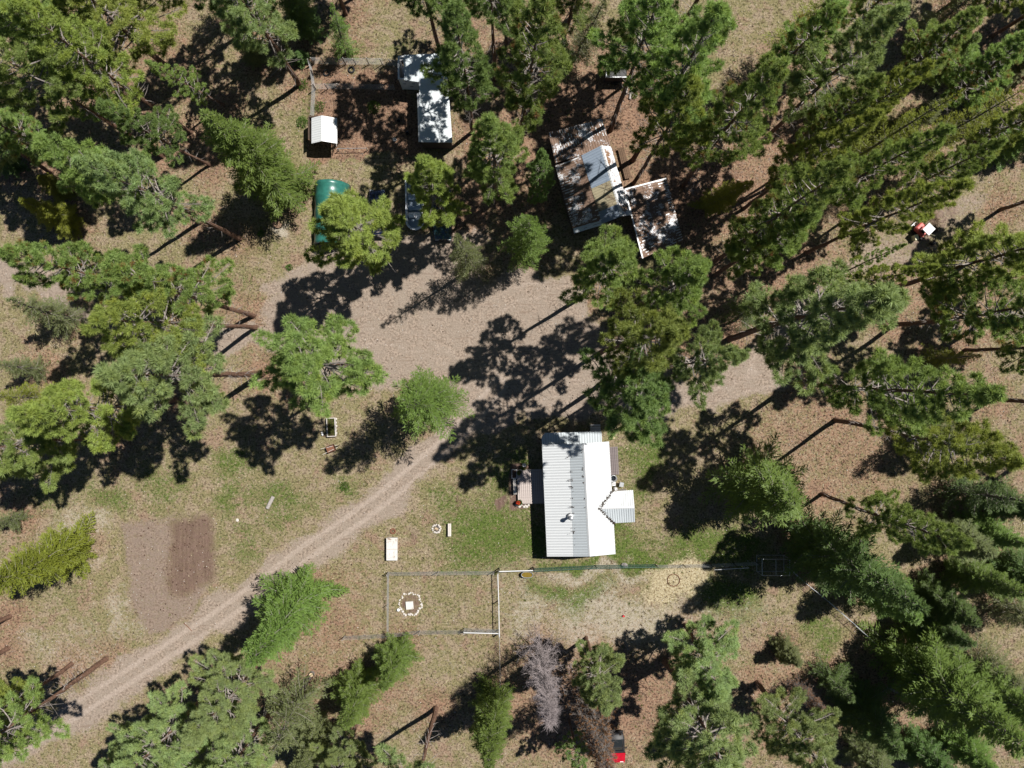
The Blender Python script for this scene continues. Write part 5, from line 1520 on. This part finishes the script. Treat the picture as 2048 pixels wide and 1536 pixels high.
for a in (.3, 1.9, 2.7): MB().tube((-.2 * math.cos(a), -.2 * math.sin(a), .08), (.2 * math.cos(a), .2 * math.sin(a), .13), .04, n=6).build('firewood', 'cut_wood', t)
t = stones_ring('stone_circle', 'ring of many small white stones around a white square slab', 'stone ring', W(821, 1208), 1.13, 46, .07, .15, 4, jit=.10)
t2 = MB().bbox((0, 0, .10), (.76, .80, .2), .02).build('stone_slab', 'concrete_white'); c = W(819.5, 1210); t2.location = (c.x, c.y, 0); t2.rotation_euler = (0, 0, .08)
tag(t2, 'white square slab in the middle of the ring of white stones', 'slab')
o = MB().lathe((0, 0, 0), [(.12, 0), (.17, .1), (.15, .24), (.05, .3)], 12).build('white_ball', 'pvc_white', None, True); c = W(797, 1219); o.location = (c.x, c.y, 0)
tag(o, 'bright white round pot at the lower left of the ring of white stones', 'pot')

def cistern():
    c = W(784, 1098, .5)
    t = thing('cistern', 'white concrete box with two cracked square lids beside the dirt road', 'cistern', (c.x, c.y, 0))
    MB().box((0, 0, .27), (1.02, 2.2, .54)).build('box', 'concrete_white', t)
    for s in (-1, 1):
        l = MB().bbox((0, s * .575, .595), (1.12, 1.135, .11), .025).build('lid', 'concrete_white', t)
        r_ = random.Random(s + 5); b = MB()
        for k in range(10):      # thin raised crack lines of dark filler
            x, y = r_.uniform(-.45, .3), r_.uniform(-.45, .45)
            v = r_.random() < .5; ln = r_.uniform(.12, .35)
            b.box((x, s * .575 + y * .9, .6515), (ln if v else .014, .014 if v else ln, .004))
        o = b.build('crack', 'soil', l)
cistern()
def tyre(label, c, R=.27, z=.09, group=None, m='rubber'):
    o = MB().torus((0, 0, z), R, .09, 22, 8).build('tyre', m, None, True); o.location = (c.x, c.y, 0)
    return tag(o, label, 'tyre', group)
tyre('dark ring lying on the grass just above the white concrete box', W(786, 1062), .23, .08, m='metal_rust')
tyre('worn tyre lying in the dirt pen, the one further left', W(653, 146), .28)
tyre('worn tyre lying in the dirt pen under the top fence, the one further right', W(703, 140), .28)
o = MB().torus((0, 0, .06), .62, .035, 30, 6, 1.5).build('hay_ring', 'metal_rust', None, True); c = W(1347, 1160); o.location = (c.x, c.y, 0)
tag(o, 'thin rusty ring lying in the straw of the pen', 'ring')

t = thing('planter_trough', 'grey-sided raised trough planted with bright green leaves on dry ground', 'planter', W(664, 854), math.radians(3))
for x, sx, y, sy in ((-.42, .07, 0, 1.9), (.42, .07, 0, 1.9), (0, .77, -.92, .07), (0, .77, .92, .07)):
    MB().bbox((x, y, .24), (sx, sy, .48), .015).build('side_board', 'wood_pale', t)
MB().box((0, 0, .12), (.77, 1.77, .22)).build('soil', 'soil', t)
V = rng.random((900, 2)); B_ = np.stack([(V[:, 0] - .5) * .66, (V[:, 1] - .5) * 1.66, np.full(900, .24)], -1)
Vv, Ff, Tt = blades(B_, unit(rng.normal(0, .5, (900, 3)) + np.array([0, 0, .8])), rng.uniform(.1, .2, 900), np.full(900, .05), rng, rng.random((900, 3)))
link('foliage', tri_mesh('foliage', Vv, Ff, Tt, ['grass_green']), t)
for k in range(5):
    c = W(673 + random.uniform(-1, 1), 838 + k * 7); o = MB().blob((0, 0, .07), (.1, .12, .09), 60 + k).build('garden_stone', 'stone_pale'); o.location = (c.x, c.y, 0)
    tag(o, ['topmost', 'second from top', 'middle', 'second from bottom', 'lowest'][k] + ' pale stone in the row right of the raised trough', 'stone', 'stones beside the raised trough')
for k, yy in enumerate((865, 869)):
    c = W(645 + k, yy); o = MB().lathe((0, 0, 0), [(.09, 0), (.11, .2), (.08, .3), (.03, .32)], 10).build('jug', 'pvc_white', None, True); o.location = (c.x, c.y, 0)
    tag(o, 'small white jug on the ground left of the raised trough, %s of two' % ('upper' if k == 0 else 'lower'), 'jug', 'white jugs by the raised trough')
t = thing('wheelbarrow', 'rusty wheelbarrow standing at the edge of tree shade below the raised trough', 'wheelbarrow', W(664, 896), math.radians(110))
V = [(-.22, -.3, .32), (.22, -.3, .32), (.22, .3, .32), (-.22, .3, .32), (-.34, -.5, .62), (.34, -.5, .62), (.34, .42, .62), (-.34, .42, .62)]
MB().add(V, [(3, 2, 1, 0), (0, 1, 5, 4), (1, 2, 6, 5), (2, 3, 7, 6), (3, 0, 4, 7)]).build('tray', 'metal_rust', t)
for s in (-1, 1):
    MB().tube((s * .12, -.62, .2), (s * .3, .95, .6), .022, n=6).build('handle', 'wood_pale', t)
    MB().tube((s * .24, .3, .44), (s * .26, .42, 0), .018, n=6).build('leg', 'metal_black', t)
w = MB().torus((0, 0, 0), .15, .045, 16, 6).build('wheel', 'rubber', t, True); w.location = (0, -.62, .195); w.rotation_euler = (0, math.pi / 2, 0)

t = thing('water_trough', 'oval metal stock trough of murky water under the white fence rail', 'trough', W(1054, 1147))
def oval(rx, ry, z, n=20): return [(rx * (abs(math.cos(2 * math.pi * k / n)) ** .7) * (1 if math.cos(2 * math.pi * k / n) >= 0 else -1), ry * math.sin(2 * math.pi * k / n), z) for k in range(n)]
R4 = [oval(.56, .28, 0), oval(.60, .32, .55), oval(.56, .28, .55), oval(.54, .27, .40)]
n = 20; F = []
for i in range(3): F += [(i * n + k, i * n + (k + 1) % n, (i + 1) * n + (k + 1) % n, (i + 1) * n + k) for k in range(n)]
MB().add([p for r in R4 for p in r], F + [tuple(range(n - 1, -1, -1))]).build('tank', 'metal_galv', t)
MB().add(oval(.545, .272, .44), [tuple(range(n))]).build('water', 'water_murky', t)
o = MB().blob((0, 0, .16), (.36, .28, .24), 77, .22, 9, 6).build('boulder', 'stone_grey'); c = W(1249, 1130); o.location = (c.x, c.y, 0)
tag(o, 'grey boulder on the mown strip just above the green fence', 'boulder')
t = thing('bucket', 'small red bucket lying in the dry pen', 'bucket', W(1247, 1231)); t.scale = (.7, .7, .7)
MB().lathe((0, 0, 0), [(.12, 0), (.16, .3), (.145, .3), (.11, .05)], 14).build('pail', 'plastic_red', t, True)
MB().path([(-.16, 0, .3), (-.1, .12, .33), (0, .17, .34), (.1, .12, .33), (.16, 0, .3)], .008, 5).build('handle', 'metal_galv', t)
for (x, y, lb) in ((790, 281, 'grey pail on the ground left of the tin-roofed shed, nearest the pipe rail'), (815, 268, 'dark pail beside the tin-roofed shed wall'), (798, 243, 'dark pail on the trampled pen ground, uppermost of three')):
    t = thing('bucket', lb, 'bucket', W(x, y), 0, 'pails in the shed yard')
    MB().lathe((0, 0, 0), [(.15, 0), (.2, .34), (.18, .34), (.14, .05)], 14).build('pail', 'metal_galv' if x == 790 else 'plastic_black', t, True)
    MB().path([(-.19, 0, .34), (0, .19, .36), (.19, 0, .34)], .008, 5).build('handle', 'wire', t)
# black flat-roofed box trailer among the pines
t = thing('box_trailer', 'black flat-topped box trailer under the pines above the old cabin', 'trailer', W(1228, 155))
MB().bbox((0, .1, 1.05), (2.1, 1.5, 1.2), .05).build('box', 'metal_black', t)
MB().bbox((0, -.64, 1.68), (2.15, .1, .06), .01).build('roof_rail', 'metal_galv', t)
MB().bbox((-1.0, .1, 1.68), (.1, 1.4, .06), .01).build('roof_rail', 'metal_galv', t)
for s in (-1, 1):
    w = MB().torus((0, 0, 0), .22, .09, 16, 8).build('wheel', 'rubber', t, True); w.location = (.1, s * .82 + .1, .31)
    w.rotation_euler = (math.pi / 2, 0, 0)
MB().tube((-1.0, .1, .45), (-1.9, .1, .4), .05, n=6).build('drawbar', 'metal_black', t)
MB().box((0, .1, .42), (2.0, .9, .08)).build('chassis', 'metal_black', t)
MB().tube((-1.8, .1, 0), (-1.8, .1, .42), .03, n=6).build('jack', 'metal_black', t)

def log(label, p, q, r, m='bark_grey', cat='log', stubs=2):
    d = q - p; c = (p + q) / 2
    t = thing('fallen_log', label, cat, (c.x, c.y, 0))
    a, b = p - c, q - c
    mid = (a + b) / 2 + Vector((-d.y, d.x, 0)).normalized() * .04 * d.length
    r2 = r * .75
    MB().tube((a.x, a.y, r), (mid.x, mid.y, r * .95), r, r * .88, 8).tube((mid.x, mid.y, r * .95), (b.x, b.y, r2), r * .88, r2, 8).build('log', m, t)
    for k in range(stubs):
        f = random.uniform(.3, .9); s = lerp(a, b, f); an = random.uniform(0, 6.28)
        MB().tube((s.x, s.y, r), (s.x + .35 * math.cos(an), s.y + .35 * math.sin(an), r + .3), r * .25, .008, 5).build('branch_stub', m, t)
log('short cut log below the black box trailer, nearer one', W(1252, 187), W(1258, 168), .10, 'wood_grey', stubs=0)
log('short cut log below the black box trailer, longer right one', W(1259, 199), W(1268, 160), .11, 'wood_grey', stubs=0)
log('long bleached fallen trunk under the lower right firs', W(1774, 1374), W(1838, 1412), .12, 'dead_wood')
log('short pale log in shade at the lower right', W(1882, 1440), W(1908, 1453), .13, 'cut_wood', stubs=0)
log('thin pale pole lying on needles left of the small red digger', W(1826, 447), W(1838, 437), .07, 'pvc_white', stubs=0)
log('slender dark pole lying by the fallen trunk at the lower right', W(1795, 1350), W(1850, 1392), .06, 'wood_grey')
log('thin grey branch on the ground at the foot of the upper left pines', W(540, 155), W(566, 132), .04, 'dead_wood')
log('dry reddish slab of bark lying near the road left of the lowest fir', W(368, 1246), W(384, 1262), .06, 'bark_red', stubs=0)
t = thing('stump', 'pale freshly cut stump left of the lower bright firs', 'stump', W(624, 1347))
MB().lathe((0, 0, 0), [(.28, 0), (.23, .12), (.21, .4)], 12).build('trunk', 'bark_grey', t); MB().lathe((0, 0, .401), [(.2, 0), (.18, .02)], 12).build('cut_face', 'cut_wood', t)
o = MB().lathe((0, 0, 0), [(.15, 0), (.16, .05), (.05, .06)], 16).build('drain_cover', 'stone_pale'); c = W(475, 1040); o.location = (c.x, c.y, 0)
tag(o, 'small round grey drain cover in the grass right of the tilled plot', 'drain cover')
o = MB().blob((0, 0, .3), (.5, .42, .3), 55, .3, 9, 6).build('soil_mound', 'soil_light'); c = W(556, 450); o.location = (c.x, c.y, -.18); tag(o, 'low pale mound of earth left of the green tarp shelter', 'mound')

# ------------------------------------------------------------------ fences
def fence(name, label, pts, h, posts=None, gapm=2.6, wire='wire', top=True, post_m='wood_grey', post_r=.045, mesh=True, toprail='metal_galv', rail_r=.022, cell=.16, cat='fence'):
    P = [W(x, y) for x, y in pts]
    o = P[0]
    t = thing(name, label, cat, (o.x, o.y, 0))
    b = MB(); pp = []
    for a, c in zip(P[:-1], P[1:]):
        L_ = (c - a).length; n = max(1, int(round(L_ / gapm)))
        for k in range(n): pp.append(lerp(a, c, k / n))
        if mesh:
            m = int(L_ / cell); w = .012
            for k in range(m + 1):
                q = lerp(a, c, k / m)
                b.tube((q.x, q.y, .04), (q.x, q.y, h - .02), w * .5, n=3, caps=False)
            for k in range(int(h / cell) + 1):
                z = .05 + k * cell
                b.tube((a.x, a.y, z), (c.x, c.y, z), w * .55, n=3, caps=False)
    pp.append(P[-1])
    me = MB().tube((0, 0, -.1), (0, 0, h + .05), post_r, post_r * .9, 7).mesh('post', post_m)
    for q in pp:
        s = link('post', me, t); s.location = (q.x - o.x, q.y - o.y, 0); s.rotation_euler = (random.uniform(-.03, .03), random.uniform(-.03, .03), random.uniform(0, 6))
    if top:
        for a, c in zip(P[:-1], P[1:]):
            MB().tube((a.x, a.y, h), (c.x, c.y, h), rail_r, n=6).build('rail', toprail, t, local=False)
    if mesh:
        q = b.build('wire_mesh', wire, t, local=False); q['kind'] = 'stuff'
    return t
# stone-ring pen
fence('wire_fence', 'wire fence along the top of the stone-ring pen', [(777, 1144), (877, 1143), (988, 1142)], 1.3, gapm=5.2, top=False, post_r=.05)
fence('wire_fence', 'thin wire fence down the left side of the stone-ring pen', [(778, 1147), (777, 1268)], 1.2, gapm=3.2, top=False, post_r=.04, post_m='wire')
fence('wire_fence', 'sagging wire fence along the bottom of the stone-ring pen', [(690, 1272), (780, 1267), (840, 1261), (929, 1260), (998, 1259)], 1.25, gapm=5, top=False, post_r=.05)
fence('pipe_fence', 'white pipe-railed fence down the right side of the stone-ring pen', [(996, 1141), (998, 1200), (999, 1264)], 1.35, gapm=3.2, post_m='metal_galv', toprail='metal_white', rail_r=.045, post_r=.06)
fence('pipe_gate', 'white pipe gate rail at the bottom right of the stone-ring pen', [(929, 1256), (998, 1258)], 1.35, gapm=4, post_m='metal_galv', toprail='metal_white', rail_r=.045, cat='gate')
fence('pipe_fence', 'white pipe rail running past the water trough to the green fence', [(998, 1136), (1066, 1134)], 1.35, gapm=4, post_m='metal_black', toprail='metal_white', rail_r=.055, post_r=.07, mesh=False)
fence('wire_fence', 'faint wire fence running down from the pipe gate into the shade', [(999, 1266), (1001, 1395)], 1.2, gapm=3.4, top=False, post_r=.04, post_m='wire')
fence('green_fence', 'dark green mesh fence along the bottom edge of the house lawn', [(1068, 1136), (1190, 1130), (1310, 1128)], 1.3, gapm=4.2, wire='wire_green', toprail='wire_green', post_m='metal_black', cell=.10)
fence('wire_fence', 'grey wire fence between the straw pen and the shaded lawn', [(1312, 1130), (1420, 1128), (1512, 1124)], 1.2, gapm=3.0, top=False, post_m='metal_black')
fence('pipe_gate', 'slim pale pipe lying along the grey fence left of the kennel', [(1424, 1135), (1492, 1131)], .9, gapm=9, mesh=False, toprail='metal_white', rail_r=.03, cat='rail', post_m='wire', post_r=.02)
fence('wire_fence', 'diagonal wire fence running down right from the wire kennel', [(1568, 1128), (1600, 1158), (1650, 1198), (1700, 1242), (1752, 1290)], 1.3, gapm=1.9, wire='wire', toprail='metal_galv', post_m='metal_black', rail_r=.025, cell=.12)
# kennel: open box frame of pipe
def kennel():
    c = W(1540, 1126)
    t = thing('kennel', 'open-topped pipe kennel at the corner of the pen fences', 'kennel', (c.x, c.y, 0))
    x, y, h = 1.38, .82, 1.7
    cs = [(-x, -y), (x, -y), (x, y), (-x, y)]
    for k in range(4):
        a, b = cs[k], cs[(k + 1) % 4]
        MB().tube((a[0], a[1], h), (b[0], b[1], h), .03, n=6).build('rail', 'metal_galv', t)
        MB().tube((a[0], a[1], .08), (b[0], b[1], .08), .022, n=6).build('rail', 'metal_galv', t)
        MB().tube((a[0], a[1], 0), (a[0], a[1], h), .03, n=6).build('post', 'metal_galv', t)
    MB().tube((0, -y, h), (0, y, h), .026, n=6).build('rail', 'metal_galv', t)
    b = MB()
    for k in range(4):
        p, q = cs[k], cs[(k + 1) % 4]
        L_ = math.hypot(q[0] - p[0], q[1] - p[1]); m = int(L_ / .16)
        for j in range(m):
            f = j / m; b.tube((lerp(p[0], q[0], f), lerp(p[1], q[1], f), .05), (lerp(p[0], q[0], f), lerp(p[1], q[1], f), h), .003, n=3, caps=False)
    o = b.build('wire_mesh', 'wire', t); o['kind'] = 'stuff'
kennel()
# north-west pens
fence('wire_fence', 'post and wire fence along the top of the dirt pen with tyres', [(629, 127), (672, 129), (712, 129), (765, 129), (800, 134)], 1.5, gapm=1.15, top=False, post_r=.05, cell=.13)
fence('wire_fence', 'post and wire fence along the lower side of the dirt pen with tyres', [(632, 178), (680, 178), (724, 178), (790, 180)], 1.4, gapm=1.2, top=False, post_r=.05)
fence('wire_fence', 'drooping wire fence at the left end of the dirt pen', [(622, 130), (627, 150), (631, 180), (628, 238)], 1.4, gapm=2.6, top=False, post_r=.05, cell=.11)
fence('wire_fence', 'low pipe rail below the shed yard', [(678, 302), (735, 301)], .8, gapm=3, mesh=False, toprail='metal_galv', rail_r=.03)

# shrubs
for k, (x, y, r, n, m) in enumerate(((748, 215, .7, 500, 'shrub_green'), (605, 245, .6, 300, 'shrub_green'), (690, 972, .5, 260, 'shrub_green'), (579, 535, .35, 160, 'shrub_green'), (523, 468, .35, 150, 'shrub_green'), (1268, 190, .4, 200, 'shrub_green'),
                                     (700, 110, .4, 160, 'shrub_green'), (640, 215, .6, 260, 'shrub_green'), (1050, 925, .35, 160, 'shrub_green'), (606, 170, .6, 260, 'shrub_green'))):
    c = W(x, y); t = thing('shrub', ['low green shrub in the shaded shed yard', 'green bush left of the dirt pen', 'leafy green clump above the road in the dry field', 'small green tuft left of the dark tree shade', 'tiny bush in the dry grass left of the green tarp shelter',
                           'small green plant beside the cut logs', 'low weeds above the top pen fence', 'green bush along the left fence of the shed yard', 'green plant by the metal spinner', 'green bush under the trunk at the upper left'][k], 'shrub', (c.x, c.y, 0), 0, 'low shrubs')
    leaf_ball('foliage', (0, 0, .05), r, n, m, t, 200 + k, .7, .13)
    b = MB()
    for j in range(4): b.tube((0, 0, 0), (random.uniform(-.3, .3) * r, random.uniform(-.3, .3) * r, r * .5), .012, .006, 4)
    b.build('stem', 'twig', t)

# ------------------------------------------------------------------ scattered ground cover (uncountable)
def scatter(n, seed, weight):
    r_ = np.random.default_rng(seed)
    px = r_.uniform(-60, 2108, n); py = r_.uniform(-60, 1596, n)
    z = zones(px, py)
    keep = r_.random(n) < weight(z, px, py)
    px, py = px[keep], py[keep]
    return (px - CX) * K, -(py - CY) * K, px, py, r_

def blocked(px, py):
    m = np.zeros(len(px), bool)
    for x0, y0, x1, y1 in ((1083, 870, 1228, 1112), (1030, 932, 1090, 1010), (1215, 888, 1236, 952), (1224, 982, 1264, 1044), (1105, 262, 1365, 512), (806, 115, 902, 298), (628, 245, 676, 296), (632, 366, 702, 490), (772, 1075, 796, 1122), (810, 1200, 829, 1220)):
        m |= (px > x0) & (px < x1) & (py > y0) & (py < y1)
    return m

def grass(name, n, seed, weight, mat, lmin, lmax, nb, wd, label):
    x, y, px, py, r_ = scatter(n, seed, weight)
    k = ~blocked(px, py); x, y = x[k], y[k]
    m = len(x)
    B = np.repeat(np.stack([x, y, np.zeros(m)], -1), nb, 0) + np.concatenate([r_.normal(0, .035, (m * nb, 2)), np.full((m * nb, 1), -.01)], 1)
    d = unit(np.concatenate([r_.normal(0, .75, (m * nb, 2)), np.full((m * nb, 1), .75)], 1))
    L_ = r_.uniform(lmin, lmax, m * nb) * np.repeat(r_.uniform(.6, 1.3, m), nb)
    T = np.repeat(np.stack([r_.random(m), np.clip(r_.normal(.3, .3, m), 0, 1), np.zeros(m)], -1), nb, 0)
    V, F, TT = blades(B, d, L_, wd, r_, T)
    o = link(name, tri_mesh(name, V, F, TT, [mat]))
    tag(o, label, 'grass', kind='stuff')
wob = lambda px, py: vnoise(px, py, 22, 77)
grass('dry_grass', 100000, 1, lambda z, px, py: np.clip((1 - z['road'] * 1.1) * (1 - z['needle'] * .85) * (1 - z['tilled'] * 1.6) * (1 - z['soilp'] * 1.2), 0, 1) * (.15 + .8 * wob(px, py)), 'grass_dry', .10, .24, 5, .028, 'short dry tan grass covering the open ground')
grass('green_grass', 110000, 2, lambda z, px, py: np.clip(z['green'] * 1.1 * (1 - z['road']) * (1 - z['soilp']), 0, 1) * (.25 + .75 * wob(px, py)) + .035 * (1 - z['road']) * (1 - z['tilled']), 'grass_green', .07, .18, 6, .032, 'green grass of the lawn and field patches')

grass('bunch_grass', 17000, 3, lambda z, px, py: np.clip((1 - z['road'] * 1.4) * (1 - z['tilled'] * 1.6) * (1 - z['soilp'] * 1.2), 0, 1) * sstep(vnoise(px, py, 34, 91), .35, .8) * .6, 'grass_dry', .20, .38, 12, .036, 'clumps of tall dry bunch grass in the open field')
grass('weed_clumps', 12000, 4, lambda z, px, py: np.clip((1 - z['road'] * 1.3) * (1 - z['tilled'] * 1.6), 0, 1) * sstep(vnoise(px, py, 40, 92), .5, .85) * .5, 'grass_green', .14, .28, 12, .045, 'clumps of green weeds dotted over the open ground')

def bits(name, n, seed, weight, m, s0, s1, label, cat, stretch=1.0, flat=.6):
    x, y, px, py, r_ = scatter(n, seed, weight)
    k = ~blocked(px, py); x, y = x[k], y[k]; c = len(x)
    base = np.array([(1, 0, 0), (0, 1, 0), (-1, 0, 0), (0, -1, 0), (0, 0, 1), (0, 0, -1)], float)
    F0 = np.array([(0, 1, 4), (1, 2, 4), (2, 3, 4), (3, 0, 4), (1, 0, 5), (2, 1, 5), (3, 2, 5), (0, 3, 5)])
    s = r_.uniform(s0, s1, c) ; a = r_.uniform(0, 6.28, c)
    V = base[None] * r_.uniform(.65, 1.3, (c, 6, 1)) * s[:, None, None] * np.array([stretch, 1, flat])
    ca, sa = np.cos(a)[:, None], np.sin(a)[:, None]
    V = np.stack([V[..., 0] * ca - V[..., 1] * sa + x[:, None], V[..., 0] * sa + V[..., 1] * ca + y[:, None], V[..., 2] + (s * flat * .55)[:, None]], -1).reshape(-1, 3)
    F = (F0[None] + (np.arange(c) * 6)[:, None, None]).reshape(-1, 3)
    o = link(name, tri_mesh(name, V, F, None, [m])); tag(o, label, cat, kind='stuff')
def flecks(name, n, seed, weight, m, l0, l1, w0, w1, label, cat):
    x, y, px, py, r_ = scatter(n, seed, weight)
    k = ~blocked(px, py); x, y = x[k], y[k]; c = len(x)
    a = r_.uniform(0, 6.28, c); l = r_.uniform(l0, l1, c) / 2; w = r_.uniform(w0, w1, c) / 2
    d = np.stack([np.cos(a), np.sin(a)], -1); e = np.stack([-d[:, 1], d[:, 0]], -1)
    o = np.stack([x, y], -1)
    z0 = r_.uniform(.012, .05, c); tz = r_.uniform(-.02, .05, c)
    P = []
    for sl, sw, zz in ((-1, -1, 0), (1, -1, 1), (1, 1, 1), (-1, 1, 0)):
        xy = o + d * (sl * l)[:, None] + e * (sw * w)[:, None]
        P.append(np.concatenate([xy, np.maximum(z0 + zz * tz, .010)[:, None]], 1))
    V = np.stack(P, 1).reshape(-1, 3)
    F = np.arange(c * 4).reshape(-1, 4)
    T = np.repeat(np.stack([r_.random(c), r_.random(c), np.zeros(c)], -1), 4, 0)
    tag(link(name, tri_mesh(name, V, F, T, [m])), label, cat, kind='stuff')
flecks('straw_flecks', 130000, 21, lambda z, px, py: np.clip(.6 * (1 - z['road'] * 1.2) * (1 - z['needle'] * .75) * (1 - z['tilled']) * (1 - .9 * z['green']) + .6 * z['pale'] + .6 * z['straw'], 0, 1) * sstep(.5 * vnoise(px, py, 26, 31) + .6 * vnoise(px, py, 90, 35), .25, .85), 'dead_straw', .07, .20, .022, .045, 'bleached grass stems lying over the open ground', 'dry stems')
flecks('dark_flecks', 100000, 22, lambda z, px, py: np.clip(.22 + .5 * z['needle'] - .32 * z['road'] - .15 * z['green'], 0, 1) * sstep(.5 * vnoise(px, py, 22, 33) + .6 * vnoise(px, py, 80, 36), .2, .8), 'duff', .06, .18, .04, .08, 'dark bark bits and duff lying over the ground', 'duff')
bits('pine_cone_litter', 26000, 5, lambda z, px, py: np.clip(z['needle'] * .55 + .5 * disc(px, py, 1460, 1270, 190, 60, .6) + .3 * disc(px, py, 880, 1390, 120, 50, .6), 0, 1) * (vnoise(px, py, 30, 9) > .35), 'cone_brown', .035, .075, 'dark pine cones scattered over the needle litter', 'pine cones', 1.3, .8)
bits('pale_chips', 16000, 6, lambda z, px, py: .10 + .35 * z['pale'] + .30 * z['road'] + .1 * vnoise(px, py, 60, 3), 'stone_pale', .02, .06, 'small pale stones and chips scattered on the ground', 'stones', 1.3, .5)
bits('soil_clods', 60000, 16, lambda z, px, py: np.clip(z['tilled'] - .15, 0, 1) * .9, 'soil', .03, .09, 'clods of turned soil in the tilled plot', 'clods', 1.1, .7)
bits('twig_litter', 22000, 7, lambda z, px, py: np.clip(.10 + .45 * z['needle'] + .25 * z['pale'] - .2 * z['road'], 0, 1) * (vnoise(px, py, 40, 19) > .4), 'twig', .012, .022, 'fallen twigs scattered under the trees', 'twigs', 14.0, .8)
bits('straw_litter', 60000, 8, lambda z, px, py: np.clip(z['straw'] - .1, 0, 1), 'straw', .010, .018, 'loose pale straw spread in the pen', 'straw', 12.0, .7)
